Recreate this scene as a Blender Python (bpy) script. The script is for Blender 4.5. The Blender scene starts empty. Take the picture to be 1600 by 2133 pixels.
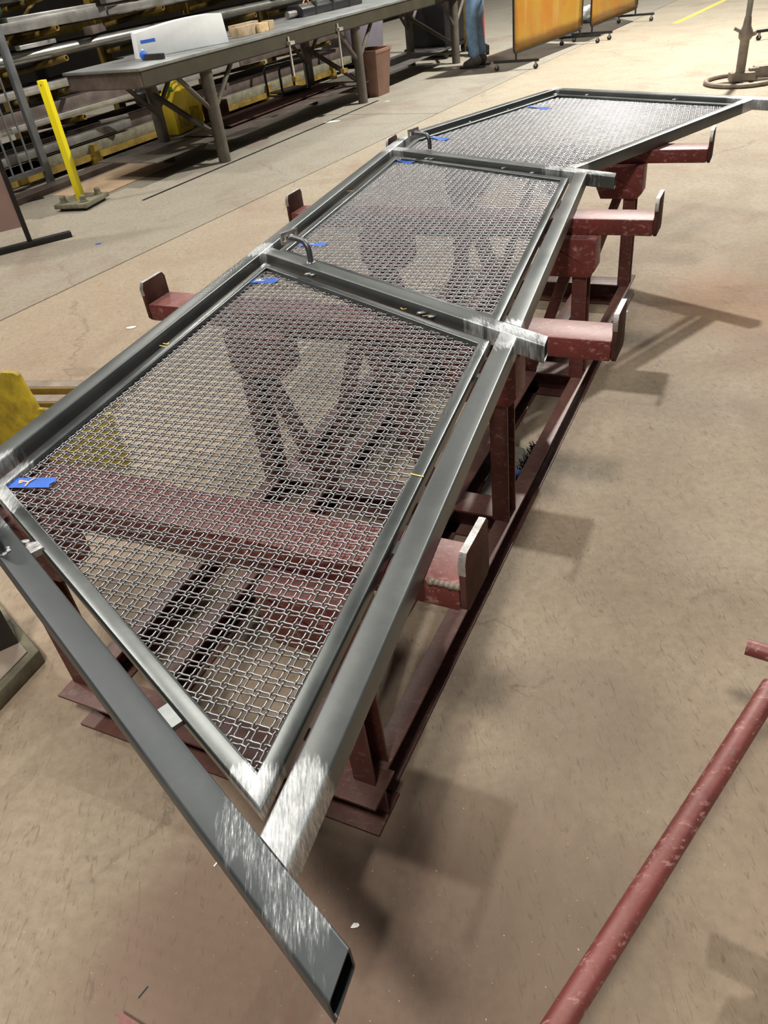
import bpy, bmesh, math, random
from mathutils import Vector, Matrix
random.seed(7)
R = math.radians
scn = bpy.context.scene
col = scn.collection

# ------------------------------------------------------------------ camera
H = 1.55
PITCH, ROLL = R(36.772), R(-8.019)
F = Vector((0, math.cos(PITCH), -math.sin(PITCH)))
R0 = Vector((1, 0, 0)); U0 = R0.cross(F)
RX = math.cos(ROLL)*R0 + math.sin(ROLL)*U0
UY = -math.sin(ROLL)*R0 + math.cos(ROLL)*U0
cam = bpy.data.cameras.new('camera'); co = bpy.data.objects.new('camera', cam); col.objects.link(co)
M = Matrix.Identity(4)
for i in range(3):
    M[i][0], M[i][1], M[i][2] = RX[i], UY[i], -F[i]
M[2][3] = H
co.matrix_world = M
cam.sensor_fit = 'VERTICAL'; cam.sensor_height = 36; cam.sensor_width = 27
cam.lens = 1584.3/2133*36
cam.clip_start = .02; cam.clip_end = 200
scn.camera = co

# ------------------------------------------------------------------ world, lamps, exposure
w = bpy.data.worlds.new('world'); scn.world = w; w.use_nodes = True
bg = w.node_tree.nodes['Background']
bg.inputs[0].default_value = (.95, .97, 1.0, 1); bg.inputs[1].default_value = .05
scn.view_settings.view_transform = 'Standard'; scn.view_settings.look = 'None'
scn.view_settings.exposure = 0; scn.view_settings.gamma = 1
scn.view_settings.use_curve_mapping = False

def add_unseen_lamp(x, y, power, size=.3, colr=(1, .95, .87), z=7.0):
    l = bpy.data.lights.new('unseen_lamp', 'AREA'); l.shape = 'DISK'; l.size = size
    l.energy = power; l.color = colr
    o = bpy.data.objects.new('unseen_lamp', l); o.location = (x, y, z); col.objects.link(o)
    return o
add_unseen_lamp(5.4, 10.3, 1650, .25, (1, .96, .88))  # high-bay lamps inferred from cast shadows: this one and the next
add_unseen_lamp(-.9, -1.7, 420, .9, (1, .93, .84))
add_unseen_lamp(-2.4, 5.2, 260, 2.4, (1, .93, .84))  # one wide disc standing in for an unseen row of lamps on the left
add_unseen_lamp(-6.5, 6.0, 380, .6, (1, .93, .84))  # from here on: unseen lamps added to light the rack and far floor
add_unseen_lamp(-3.2, 15.5, 420, .5)
add_unseen_lamp(9.8, 21.0, 420, .5)
add_unseen_lamp(1.8, 17.0, 220, .5)

# ------------------------------------------------------------------ materials
def newmat(name):
    m = bpy.data.materials.new(name); m.use_nodes = True
    nt = m.node_tree; b = nt.nodes['Principled BSDF']
    return m, nt, b
def N(nt, t, **kw):
    n = nt.nodes.new(t)
    for k, v in kw.items(): setattr(n, k, v)
    return n
def noise(nt, scale, detail=4, rough=.55, coord=None, dist=0):
    n = N(nt, 'ShaderNodeTexNoise'); n.inputs['Scale'].default_value = scale
    n.inputs['Detail'].default_value = detail; n.inputs['Roughness'].default_value = rough
    n.inputs['Distortion'].default_value = dist
    if coord is not None: nt.links.new(coord, n.inputs['Vector'])
    return n
def ramp(nt, src, stops):
    r = N(nt, 'ShaderNodeValToRGB'); e = r.color_ramp.elements
    while len(e) < len(stops): e.new(.5)
    for i, (p, c) in enumerate(stops):
        e[i].position = p; e[i].color = (c, c, c, 1) if not hasattr(c, '__len__') else (*c, 1)
    nt.links.new(src, r.inputs[0]); return r
def mix(nt, fac, a, b):
    m = N(nt, 'ShaderNodeMix', data_type='RGBA')
    for s, v in ((0, fac), (6, a), (7, b)):
        if isinstance(v, bpy.types.NodeSocket): nt.links.new(v, m.inputs[s])
        else: m.inputs[s].default_value = v if s == 0 else (*v, 1)
    return m.outputs[2]
def mth(nt, op, a, b=None, c=None, clamp=False):
    m = N(nt, 'ShaderNodeMath', operation=op); m.use_clamp = clamp
    for i, v in enumerate((a, b, c)):
        if v is None: continue
        if isinstance(v, bpy.types.NodeSocket): nt.links.new(v, m.inputs[i])
        else: m.inputs[i].default_value = v
    return m.outputs[0]
def mapped(nt, out, scale=(1, 1, 1), rot=(0, 0, 0)):
    m = N(nt, 'ShaderNodeMapping'); m.inputs['Scale'].default_value = scale; m.inputs['Rotation'].default_value = rot
    nt.links.new(out, m.inputs['Vector']); return m.outputs[0]
def bump(nt, h, strength, dist, bsdf):
    b = N(nt, 'ShaderNodeBump'); b.inputs['Strength'].default_value = strength; b.inputs['Distance'].default_value = dist
    nt.links.new(h, b.inputs['Height']); nt.links.new(b.outputs[0], bsdf.inputs['Normal'])
def worldpos(nt): return N(nt, 'ShaderNodeNewGeometry').outputs['Position']
def objpos(nt): return N(nt, 'ShaderNodeTexCoord').outputs['Object']

def simple(name, c, rough=.6, metal=0, var=.25, scale=8, bmp=.0, spec=.5):
    m, nt, b = newmat(name)
    p = objpos(nt); n = noise(nt, scale, 6, .6, p)
    r = ramp(nt, n.outputs[0], [(.3, tuple(v*(1-var) for v in c)), (.7, tuple(min(1, v*(1+var)) for v in c))])
    nt.links.new(r.outputs[0], b.inputs['Base Color'])
    b.inputs['Roughness'].default_value = rough; b.inputs['Metallic'].default_value = metal
    b.inputs['Specular IOR Level'].default_value = spec
    if bmp: bump(nt, noise(nt, scale*12, 4, .6, p).outputs[0], bmp, .002, b)
    return m

def mill_steel(name, base=(.20, .22, .235), grounds=(), rough=.36, metal=.85, stops=None):
    """hot rolled steel with mill scale, ground bright round the listed spots (x, y, radius)"""
    m, nt, b = newmat(name)
    p = worldpos(nt)
    n1 = noise(nt, 5, 5, .6, p); n2 = noise(nt, 60, 4, .6, p)
    c = ramp(nt, n1.outputs[0], [(.25, tuple(v*.72 for v in base)), (.55, base), (.8, (base[0]*1.5, base[1]*1.45, base[2]*1.35))]).outputs[0]
    c = mix(nt, mth(nt, 'MULTIPLY', n2.outputs[0], .35), c, (base[0]*.5, base[1]*.5, base[2]*.5))
    rn = mth(nt, 'MULTIPLY_ADD', n1.outputs[0], .25, rough-.12)
    h = n2.outputs[0]
    if grounds:
        streak = noise(nt, 14, 5, .7, mapped(nt, p, (9, 1.2, 1), (0, 0, R(36))))
        ed = mth(nt, 'MULTIPLY_ADD', streak.outputs[0], .11, -.055)
        sep = N(nt, 'ShaderNodeSeparateXYZ'); nt.links.new(p, sep.inputs[0])
        mask = None
        for x, y, r in grounds:
            dx = mth(nt, 'SUBTRACT', sep.outputs[0], x); dy = mth(nt, 'SUBTRACT', sep.outputs[1], y)
            d = mth(nt, 'SQRT', mth(nt, 'ADD', mth(nt, 'MULTIPLY', dx, dx), mth(nt, 'MULTIPLY', dy, dy)))
            k = mth(nt, 'SUBTRACT', r, mth(nt, 'ADD', d, ed))
            mask = k if mask is None else mth(nt, 'MAXIMUM', mask, k)
        mask = mth(nt, 'MULTIPLY', mask, 45, clamp=True)
        mask = mth(nt, 'MULTIPLY', mask, ramp(nt, noise(nt, 9, 5, .7, p).outputs[0], [(.3, .45), (.6, 1)]).outputs[0])
        grind = noise(nt, 30, 6, .75, mapped(nt, p, (14, 1.6, 1), (0, 0, R(30))))
        br = ramp(nt, grind.outputs[0], stops or [(.32, (.26, .28, .30)), (.5, (.55, .58, .60)), (.66, (.95, .97, .98))]).outputs[0]
        c = mix(nt, mask, c, br)
        rn = mth(nt, 'ADD', rn, mth(nt, 'MULTIPLY', mask, .06))
        h = mth(nt, 'ADD', h, mth(nt, 'MULTIPLY', mth(nt, 'MULTIPLY', mask, grind.outputs[0]), 2.0))
    nt.links.new(c, b.inputs['Base Color']); nt.links.new(rn, b.inputs['Roughness'])
    b.inputs['Metallic'].default_value = metal
    bump(nt, h, .25, .0006, b)
    return m

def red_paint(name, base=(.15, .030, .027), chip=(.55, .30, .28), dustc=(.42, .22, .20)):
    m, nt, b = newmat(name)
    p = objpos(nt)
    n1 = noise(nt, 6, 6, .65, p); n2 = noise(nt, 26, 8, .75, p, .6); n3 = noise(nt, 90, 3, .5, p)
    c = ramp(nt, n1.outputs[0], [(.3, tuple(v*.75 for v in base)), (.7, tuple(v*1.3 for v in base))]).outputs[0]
    scr = noise(nt, 12, 7, .8, mapped(nt, p, (2, 5, 5), (0, 0, R(40))))
    c = mix(nt, ramp(nt, scr.outputs[0], [(.55, 0), (.62, .6)]).outputs[0], c, chip)
    c = mix(nt, ramp(nt, n2.outputs[0], [(.60, 0), (.65, .75)]).outputs[0], c, (.16, .14, .13))
    # dust and scuffs lie on what faces up
    g = N(nt, 'ShaderNodeNewGeometry'); sx = N(nt, 'ShaderNodeSeparateXYZ'); nt.links.new(g.outputs['Normal'], sx.inputs[0])
    up = ramp(nt, sx.outputs[2], [(.75, 0), (.95, 1)]).outputs[0]
    dust = mth(nt, 'MULTIPLY', up, ramp(nt, n2.outputs[0], [(.3, .50), (.6, .22)]).outputs[0])
    c = mix(nt, dust, c, dustc)
    nt.links.new(c, b.inputs['Base Color'])
    b.inputs['Roughness'].default_value = .48
    bump(nt, mth(nt, 'ADD', n2.outputs[0], n3.outputs[0]), .35, .001, b)
    return m

def floor_mat(tint=(1, 1, 1)):
    m, nt, b = newmat('worn_concrete')
    p = worldpos(nt)
    big = noise(nt, .45, 6, .6, p, .4); med = noise(nt, 2.2, 7, .65, p, .5); fine = noise(nt, 35, 8, .7, p)
    c = ramp(nt, big.outputs[0], [(.32, (.33, .25, .175)), (.5, (.36, .295, .215)), (.7, (.375, .325, .24))]).outputs[0]
    sep = N(nt, 'ShaderNodeSeparateXYZ'); nt.links.new(p, sep.inputs[0])
    # warmer brown nearer the stand, paler and greyer further away
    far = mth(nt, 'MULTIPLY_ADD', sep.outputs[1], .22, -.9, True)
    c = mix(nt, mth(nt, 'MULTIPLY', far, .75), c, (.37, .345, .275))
    c = mix(nt, ramp(nt, med.outputs[0], [(.45, 0), (.75, .5)]).outputs[0], c, (.27, .205, .15))
    stain = noise(nt, 1.1, 4, .55, mapped(nt, p, (1, 1, 1), (0, 0, 1)), .8)
    c = mix(nt, ramp(nt, stain.outputs[0], [(.56, 0), (.66, .45)]).outputs[0], c, (.25, .165, .125))
    # big dirty patches; near dark ones also paint in the camera holder's shadow
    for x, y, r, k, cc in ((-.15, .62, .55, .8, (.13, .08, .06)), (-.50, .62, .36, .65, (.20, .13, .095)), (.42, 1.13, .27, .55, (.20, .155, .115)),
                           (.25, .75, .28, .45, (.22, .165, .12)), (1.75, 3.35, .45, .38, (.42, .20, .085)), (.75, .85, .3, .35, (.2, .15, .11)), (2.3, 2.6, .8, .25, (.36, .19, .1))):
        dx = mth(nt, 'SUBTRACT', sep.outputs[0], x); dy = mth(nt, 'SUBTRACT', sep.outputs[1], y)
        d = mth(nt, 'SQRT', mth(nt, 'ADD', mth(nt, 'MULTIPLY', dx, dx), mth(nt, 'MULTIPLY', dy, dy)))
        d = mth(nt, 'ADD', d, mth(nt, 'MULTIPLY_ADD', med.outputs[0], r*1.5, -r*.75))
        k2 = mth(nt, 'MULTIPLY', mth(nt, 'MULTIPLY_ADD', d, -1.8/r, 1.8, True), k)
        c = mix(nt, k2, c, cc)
    c = mix(nt, ramp(nt, fine.outputs[0], [(.35, .45), (.6, 0)]).outputs[0], c, (.21, .16, .115))
    # short fine scratches
    sc = noise(nt, 60, 3, .6, mapped(nt, p, (1, .22, 1), (0, 0, .7)), 2.5)
    c = mix(nt, ramp(nt, sc.outputs[0], [(.58, 0), (.68, .5)]).outputs[0], c, (.14, .105, .075))
    sp = noise(nt, 160, 2, .5, p)
    c = mix(nt, ramp(nt, sp.outputs[0], [(.735, 0), (.76, .8)]).outputs[0], c, (.7, .64, .54))
    # hairline cracks
    vo = N(nt, 'ShaderNodeTexVoronoi', feature='DISTANCE_TO_EDGE'); vo.inputs['Scale'].default_value = .42
    wv = N(nt, 'ShaderNodeVectorMath', operation='MULTIPLY_ADD'); nt.links.new(med.outputs['Color'], wv.inputs[0])
    wv.inputs[1].default_value = (.5, .5, 0); nt.links.new(p, wv.inputs[2]); nt.links.new(wv.outputs[0], vo.inputs['Vector'])
    crack = ramp(nt, vo.outputs[0], [(.0, 1), (.0012, 0)]).outputs[0]
    gate = ramp(nt, stain.outputs[0], [(.45, 0), (.52, 1)]).outputs[0]
    ck = mth(nt, 'MULTIPLY', mth(nt, 'MULTIPLY', crack, gate), .4)
    c = mix(nt, ck, c, (.10, .075, .055))
    mm = N(nt, 'ShaderNodeMix', data_type='RGBA', blend_type='MULTIPLY'); mm.inputs[0].default_value = 1
    nt.links.new(c, mm.inputs[6]); mm.inputs[7].default_value = (*tint, 1); c = mm.outputs[2]
    nt.links.new(c, b.inputs['Base Color'])
    nt.links.new(ramp(nt, med.outputs[0], [(.3, .62), (.7, .82)]).outputs[0], b.inputs['Roughness'])
    b.inputs['Specular IOR Level'].default_value = .3
    bump(nt, mth(nt, 'ADD', mth(nt, 'MULTIPLY', fine.outputs[0], .5), mth(nt, 'MULTIPLY', sc.outputs[0], -.3)), .35, .004, b)
    return m

def screen_mat(name, a, b_):
    m, nt, b = newmat(name)
    p = objpos(nt); n = noise(nt, 2.5, 5, .6, p)
    st = noise(nt, 4, 3, .6, mapped(nt, p, (1, 1, .15)), 1)
    c = mix(nt, ramp(nt, n.outputs[0], [(.35, 0), (.65, 1)]).outputs[0], a, b_)
    c = mix(nt, ramp(nt, st.outputs[0], [(.55, 0), (.7, .5)]).outputs[0], c, (.60, .38, .12))
    nt.links.new(c, b.inputs['Base Color']); b.inputs['Roughness'].default_value = .25
    b.inputs['Transmission Weight'].default_value = .25; b.inputs['IOR'].default_value = 1.2
    bump(nt, n.outputs[0], .5, .03, b)
    return m

MT = {}
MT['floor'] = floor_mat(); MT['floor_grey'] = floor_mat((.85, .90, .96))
MT['joint'] = simple('joint_dirt', (.05, .045, .04), .9)
JN = [(.37, 1.73, .085), (.455, 1.67, .05), (-.165, .515, .085), (-.15, .46, .06), (.955, 3.14, .085), (1.02, 3.06, .06), (.86, 3.19, .05), (2.01, 3.94, .11), (2.08, 3.86, .1),
      (-.145, .40, .045), (-.12, .33, .0), (-.30, 2.68, .07), (.31, 3.99, .12), (.40, 4.20, .09), (-.75, 1.35, .16), (1.33, 4.93, .06), (.29, 1.82, .045)]
MT['frame'] = mill_steel('mill_scale_steel', (.145, .158, .158), JN, .40, .58)
MT['post0'] = mill_steel('dark_scale_steel', (.072, .083, .090), JN, .46, .45, [(.42, (.075, .085, .09)), (.56, (.24, .26, .27)), (.68, (.95, .97, .98))])
MT['bar'] = mill_steel('panel_bar_steel', (.15, .165, .165), [(-.215, .545, .07), (.335, 1.70, .05), (-.76, 1.37, .10), (-.29, 2.58, .04)], .33, .9)
MT['wire'] = simple('crimped_wire', (.36, .37, .39), .38, 1, .15, 30)
MT['weld'] = simple('fresh_weld', (.55, .56, .57), .3, .8, .25, 60, .5)
MT['rod'] = mill_steel('rod_steel', (.16, .165, .18), (), .42)
MT['plate'] = simple('bracket_plate', (.50, .49, .47), .35, .9, .3, 20)
MT['red'] = red_paint('red_oxide_paint')
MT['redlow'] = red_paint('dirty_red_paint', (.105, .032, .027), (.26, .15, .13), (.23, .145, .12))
MT['redside'] = red_paint('red_bar_paint', (.19, .048, .044), (.62, .36, .34))
MT['worn'] = simple('worn_bare_edge', (.55, .53, .52), .4, .8, .4, 30, .6)
MT['rust'] = simple('brown_plate', (.085, .038, .030), .8, 0, .45, 14, .5, .15)
MT['tape'] = simple('blue_masking_tape', (.03, .14, .62), .6, 0, .2, 30, .2)
MT['ink'] = simple('orange_marker', (.9, .50, .25), .6, 0, .05)
MT['inkw'] = simple('pale_marker', (.85, .75, .70), .6, 0, .05)
MT['chalk'] = simple('yellow_chalk', (.80, .56, .16), .8, 0, .1)
MT['yellow'] = simple('bright_yellow_paint', (.86, .73, .01), .38, 0, .06, 6)
MT['dyellow'] = simple('dirty_yellow_paint', (.22, .145, .025), .6, .1, .5, 7, .3)
MT['myellow'] = simple('stained_yellow_paint', (.44, .33, .02), .6, 0, .5, 14, .3)
MT['jug'] = simple('yellow_plastic', (.72, .55, .03), .35, 0, .15, 5)
MT['dark'] = simple('black_metal', (.02, .02, .02), .5, .3, .3)
MT['black'] = simple('black_plastic', (.012, .012, .014), .42, 0, .3)
MT['benchtop'] = simple('bench_plate', (.34, .36, .36), .42, .7, .3, 5, .3)
MT['bench'] = simple('grimy_bench_steel', (.12, .105, .085), .65, .35, .35, 6, .4)
MT['brownst'] = simple('brown_scale_steel', (.17, .135, .12), .5, .55, .4, 5, .5)
MT['greyst'] = simple('grey_scale_steel', (.30, .29, .275), .4, .7, .4, 5, .4)
MT['brightst'] = simple('bright_steel', (.72, .72, .70), .32, .85, .25, 5, .3)
MT['pipe'] = simple('pipe_steel', (.42, .42, .39), .3, .85, .25, 3)
MT['blackst'] = simple('black_scale_steel', (.06, .055, .05), .5, .5, .4, 5)
MT['gate'] = simple('grey_gate_steel', (.22, .235, .25), .4, .6, .2)
MT['foam'] = simple('white_foam', (.80, .83, .84), .7, 0, .03, 20, .3)
MT['foamseam'] = simple('foam_seam', (.76, .79, .80), .8, 0, .02)
MT['wood'] = simple('old_timber', (.36, .27, .17), .8, 0, .35, 10, .5)
MT['woodend'] = simple('cut_timber_end', (.56, .40, .22), .8, 0, .3, 30)
MT['card'] = simple('cardboard', (.52, .38, .25), .85, 0, .15, 4)
MT['bin'] = simple('brown_plastic_bin', (.23, .125, .09), .55, 0, .2, 4)
MT['lilac'] = simple('grey_plastic_tub', (.27, .25, .30), .5, 0, .15, 3)
MT['jeans'] = simple('blue_denim', (.16, .27, .42), .85, 0, .35, 9, .6)
MT['boot'] = simple('dark_leather', (.075, .065, .06), .6, 0, .3, 12)
MT['shirt'] = simple('dark_work_shirt', (.05, .06, .08), .85, 0, .2)
MT['skin'] = simple('skin', (.58, .36, .26), .5, 0, .06)
MT['hair'] = simple('brown_hair', (.06, .04, .025), .7, 0, .3, 30)
MT['glove'] = simple('pale_blue_cloth', (.12, .22, .62), .7, 0, .4, 40)
MT['amber'] = screen_mat('amber_welding_curtain', (.48, .20, .035), (.46, .28, .04))
MT['redhose'] = simple('red_rubber', (.55, .03, .02), .45, 0, .2)
MT['wrap'] = simple('clear_plastic_wrap', (.70, .74, .76), .15, 0, .3, 18)
MT['linepaint'] = simple('yellow_floor_paint', (.68, .50, .10), .7, 0, .15, 5)
MT['green'] = simple('dark_green_canvas', (.03, .075, .06), .85, 0, .3)
MT['lime'] = simple('lime_plastic', (.12, .6, .08), .5)
MT['slab'] = simple('grey_brown_board', (.33, .27, .22), .6, 0, .15, 5)
MT['edge'] = simple('mossy_grey_edge', (.16, .15, .10), .7, 0, .4, 14, .4)
MT['wall'] = simple('shade_black_wall', (.010, .009, .008), 1, 0, .2, 2, 0, 0)  # near-black, so the wall paints in the darkness behind the rack
MT['copper'] = simple('copper_hook', (.75, .42, .25), .35, .8, .1)
MT['paper'] = simple('white_paper_scrap', (.85, .84, .8), .7, 0, .05)
MT['standst'] = simple('dusty_stand_steel', (.27, .23, .19), .6, .4, .3, 10, .4)

# ------------------------------------------------------------------ object helpers
def wloc(o):
    v = Vector((0, 0, 0))
    while o is not None: v += o.location; o = o.parent
    return v
def empty(name, loc, label, cat, group=None):
    o = bpy.data.objects.new(name, None); o.location = loc; o.empty_display_size = .05; col.objects.link(o)
    o['label'] = label; o['category'] = cat
    if group: o['group'] = group
    return o
def tag(o, label, cat, group=None):
    o['label'] = label; o['category'] = cat
    if group: o['group'] = group
    return o

class MB:
    """collects geometry in world coordinates; M maps local to world"""
    def __init__(s, M=None): s.v = []; s.f = []; s.M = M or Matrix.Identity(4)
    def add(s, vs, fs):
        k = len(s.v); s.v += [s.M @ Vector(p) for p in vs]; s.f += [tuple(i+k for i in f) for f in fs]; return s
    def box(s, x0, x1, y0, y1, z0, z1):
        return s.add([(x0,y0,z0),(x1,y0,z0),(x1,y1,z0),(x0,y1,z0),(x0,y0,z1),(x1,y0,z1),(x1,y1,z1),(x0,y1,z1)],
                     [(3,2,1,0),(4,5,6,7),(0,1,5,4),(1,2,6,5),(2,3,7,6),(3,0,4,7)])
    def prism(s, pts, ax, a, b):
        """polygon pts in the two other axes, extruded along axis ax from a to b"""
        def mk(p, t):
            q = list(p); q.insert(ax, t); return tuple(q)
        n = len(pts); vs = [mk(p, a) for p in pts] + [mk(p, b) for p in pts]
        return s.add(vs, [tuple(range(n))[::-1], tuple(range(n, 2*n))] + [(i, (i+1) % n, n+(i+1) % n, n+i) for i in range(n)])
    def path(s, pts, r, seg=12, cap=True, r1=None, hollow=None):
        pts = [Vector(p) for p in pts]; n = len(pts); rings = []
        t0 = (pts[1]-pts[0]).normalized(); up = Vector((0, 0, 1)) if abs(t0.z) < .9 else Vector((1, 0, 0))
        x = t0.cross(up).normalized()
        vs = []; fs = []
        for i, p in enumerate(pts):
            t = (pts[min(i+1, n-1)] - pts[max(i-1, 0)]).normalized()
            x = (x - t*x.dot(t)).normalized(); y = t.cross(x)
            rr = r if r1 is None else r + (r1-r)*i/(n-1)
            if isinstance(r, (list, tuple)): rr = r[i]
            for k in range(seg):
                a = 2*math.pi*k/seg; vs.append(p + (x*math.cos(a) + y*math.sin(a))*rr)
        for i in range(n-1):
            for k in range(seg):
                a, b = i*seg+k, i*seg+(k+1) % seg; fs.append((a, b, b+seg, a+seg))
        if hollow:
            k0 = len(vs)
            for i, p in enumerate((pts[0], pts[-1])):
                base = 0 if i == 0 else (n-1)*seg
                c = p
                for k in range(seg): vs.append(c + (vs[base+k]-c)*hollow)
            d = (pts[-1]-pts[0]).normalized()
            for e in (0, 1):
                base = 0 if e == 0 else (n-1)*seg; q = k0+e*seg
                k1 = len(vs); off = d*(.12 if e == 0 else -.12)
                for k in range(seg): vs.append(vs[q+k]+off)
                for k in range(seg):
                    a, b = k, (k+1) % seg
                    f1 = (base+b, base+a, q+a, q+b); f2 = (q+b, q+a, k1+a, k1+b)
                    if e: f1 = f1[::-1]; f2 = f2[::-1]
                    fs += [f1, f2]
                g = tuple(k1+k for k in range(seg)); fs.append(g[::-1] if e == 0 else g)
        elif cap:
            fs += [tuple(range(seg))[::-1], tuple((n-1)*seg+k for k in range(seg))]
        return s.add(vs, fs)
    def lathe(s, c, prof, seg=20):
        vs = []; fs = []; n = len(prof)
        for r, z in prof:
            for k in range(seg):
                a = 2*math.pi*k/seg; vs.append((c[0]+r*math.cos(a), c[1]+r*math.sin(a), c[2]+z))
        for i in range(n-1):
            for k in range(seg):
                a, b = i*seg+k, i*seg+(k+1) % seg; fs.append((a, b, b+seg, a+seg))
        fs += [tuple(range(seg))[::-1], tuple((n-1)*seg+k for k in range(seg))]
        return s.add(vs, fs)
    def blob(s, c, rad, seed=0, sub=2, amp=.25, sc=(1, 1, 1)):
        bm = bmesh.new(); bmesh.ops.create_icosphere(bm, subdivisions=sub, radius=1)
        rr = random.Random(seed); vs = []
        for v in bm.verts:
            k = rad*(1+rr.uniform(-amp, amp)); vs.append((c[0]+v.co.x*k*sc[0], c[1]+v.co.y*k*sc[1], c[2]+v.co.z*k*sc[2]))
        bm.verts.index_update(); fs = [tuple(v.index for v in f.verts) for f in bm.faces]; bm.free()
        return s.add(vs, fs)
    def build(s, name, m, parent=None, bevel=0, smooth=True, ang=35, seg=2):
        off = wloc(parent) if parent is not None else Vector((0, 0, 0))
        me = bpy.data.meshes.new(name)
        me.from_pydata([tuple(p-off) for p in s.v], [], s.f); me.validate()
        me.materials.append(MT[m] if isinstance(m, str) else m)
        o = bpy.data.objects.new(name, me); col.objects.link(o)
        if parent is not None: o.parent = parent
        bm = bmesh.new(); bm.from_mesh(me); bmesh.ops.recalc_face_normals(bm, faces=bm.faces)
        if bevel:
            es = [e for e in bm.edges if len(e.link_faces) == 2 and e.calc_face_angle(0) > R(40)]
            bmesh.ops.bevel(bm, geom=es, offset=bevel, segments=seg, affect='EDGES', profile=.5, clamp_overlap=True)
        bm.to_mesh(me); bm.free()
        if smooth:
            me.polygons.foreach_set('use_smooth', [True]*len(me.polygons)); me.set_sharp_from_angle(angle=R(ang))
        return o
    def thing(s, name, m, label, cat, group=None, **kw):
        """one mesh as a thing of its own, origin moved to its base centre"""
        xs = [p.x for p in s.v]; ys = [p.y for p in s.v]; zs = [p.z for p in s.v]
        c = Vector(((min(xs)+max(xs))/2, (min(ys)+max(ys))/2, min(zs)))
        s.v = [p-c for p in s.v]; o = s.build(name, m, None, **kw); o.location = c
        return tag(o, label, cat, group)

def axes(az, org=(0, 0, 0)):
    return Matrix.Translation(Vector(org)) @ Matrix.Rotation(az, 4, 'Z')
def V2(p): return Vector((p[0], p[1]))
def isect(p, d, q, e):
    den = d.x*e.y - d.y*e.x; t = ((q.x-p.x)*e.y - (q.y-p.y)*e.x)/den; return p + d*t
def left(d): return Vector((-d.y, d.x))
def struct(o): o['kind'] = 'structure'; return o

# ------------------------------------------------------------------ floor: poured slabs with saw-cut joints
floor = bpy.data.objects.new('floor', None); col.objects.link(floor); struct(floor)
BA = math.atan2(.832, .555)
FM = axes(BA)
JM = axes(R(54))
base = MB(JM); base.box(-14, 34, -22, 14, -.2, -.014); base.build('joint_bed', 'joint', floor)
js_n = [-22, -8, 4.34, 14]
for i in range(len(js_n)-1):
    n0, n1 = js_n[i], js_n[i+1]
    cuts = [-14, 7.95, 34] if i == 2 else [-14, 34]
    for a, b_ in zip(cuts[:-1], cuts[1:]):
        g = .008
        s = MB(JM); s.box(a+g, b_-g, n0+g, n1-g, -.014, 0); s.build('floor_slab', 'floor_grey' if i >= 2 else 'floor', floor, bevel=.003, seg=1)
ln = MB(FM)
sp = MB(); q0_, q1_ = Vector((-1.67, 6.96, 0)), Vector((.62, 10.3, 0)); dd = (q1_-q0_).normalized(); 
MB(axes(math.atan2(dd.y, dd.x), q0_)).box(0, (q1_-q0_).length, -.012, .012, .0, .004).thing('black_floor_strip', 'black', 'long thin black strip on the floor in front of the bench', 'strip')
# yellow painted line, flat on the slab
yl = MB(); p0, p1 = Vector((5.5, 13.5, 0)), Vector((10.3, 19.5, 0)); d = (p1-p0).normalized(); nn = Vector((-d.y, d.x, 0))*.05
yl.add([p0-nn+Vector((0,0,.001)), p1-nn+Vector((0,0,.001)), p1+nn+Vector((0,0,.001)), p0+nn+Vector((0,0,.001))], [(0, 1, 2, 3)])
yl.build('painted_line', 'linepaint', floor)
wl = MB(FM); wl.box(-10, 34, 10.2, 10.35, 0, 6); wo = wl.build('wall_left', 'wall'); struct(wo)

# ------------------------------------------------------------------ RAILING FRAME
ZT = .745; TH = .048; TW = .0495
frame = empty('stair_railing_frame', (.3, 2.2, ZT-TH), 'long raw steel stair railing frame with woven mesh infill, lying flat on the red stand', 'railing')
def rprofile(w_, h_, r, n=3):
    pts = []
    for cx, cz, a0 in ((w_-r, -r, 0), (r, -r, 90), (r, -h_+r, 180), (w_-r, -h_+r, 270)):
        for k in range(n+1):
            a = R(a0 + 90*k/n); pts.append(((cx + r*math.cos(a))/w_, cz + r*math.sin(a)))
    return pts
def tube(name, A, B, C, D, zt, h, mat, parent, wall=.003, open0=False, open1=False, r=.005):
    """A,D = start edge (left,right), B,C = end edge (left,right), 2-D points on the top plane"""
    W = abs((V2(D)-V2(A)).dot(left((V2(B)-V2(A)).normalized())))
    pr = rprofile(W, h, r); n = len(pr)
    ip = [(wall/W + a*(1-2*wall/W), -wall + b*(h-2*wall)/h) for a, b in pr]
    def ring(P, Q, prof): return [(P[0]+(Q[0]-P[0])*a, P[1]+(Q[1]-P[1])*a, zt+b) for a, b in prof]
    m = MB(); vs = ring(A, D, pr) + ring(B, C, pr); fs = [(i, (i+1) % n, n+(i+1) % n, n+i) for i in range(n)]
    d = (V2(B)-V2(A)).normalized()*.3
    for e, op in ((0, open0), (1, open1)):
        if op:
            P, Q = (A, D) if e == 0 else (B, C); k = len(vs); sgn = 1 if e == 0 else -1
            vs += ring(P, Q, ip)
            vs += ring((P[0]+d.x*sgn, P[1]+d.y*sgn), (Q[0]+d.x*sgn, Q[1]+d.y*sgn), ip)
            for i in range(n):
                j = (i+1) % n; fs += [(e*n+i, e*n+j, k+j, k+i), (k+i, k+j, k+n+j, k+n+i)]
            fs.append(tuple(k+n+i for i in range(n)))
        else: fs.append(tuple(e*n+i for i in range(n)))
    m.add(vs, fs)
    return m.build(name, mat, parent, ang=50)
a1 = V2((-.1947, .4949)); b1 = V2((.3464, 1.7512)); c1 = V2((-.2896, 2.6446)); L0 = V2((-.8086, 1.4561)); q0 = V2((-.6673, 1.1441))
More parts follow.
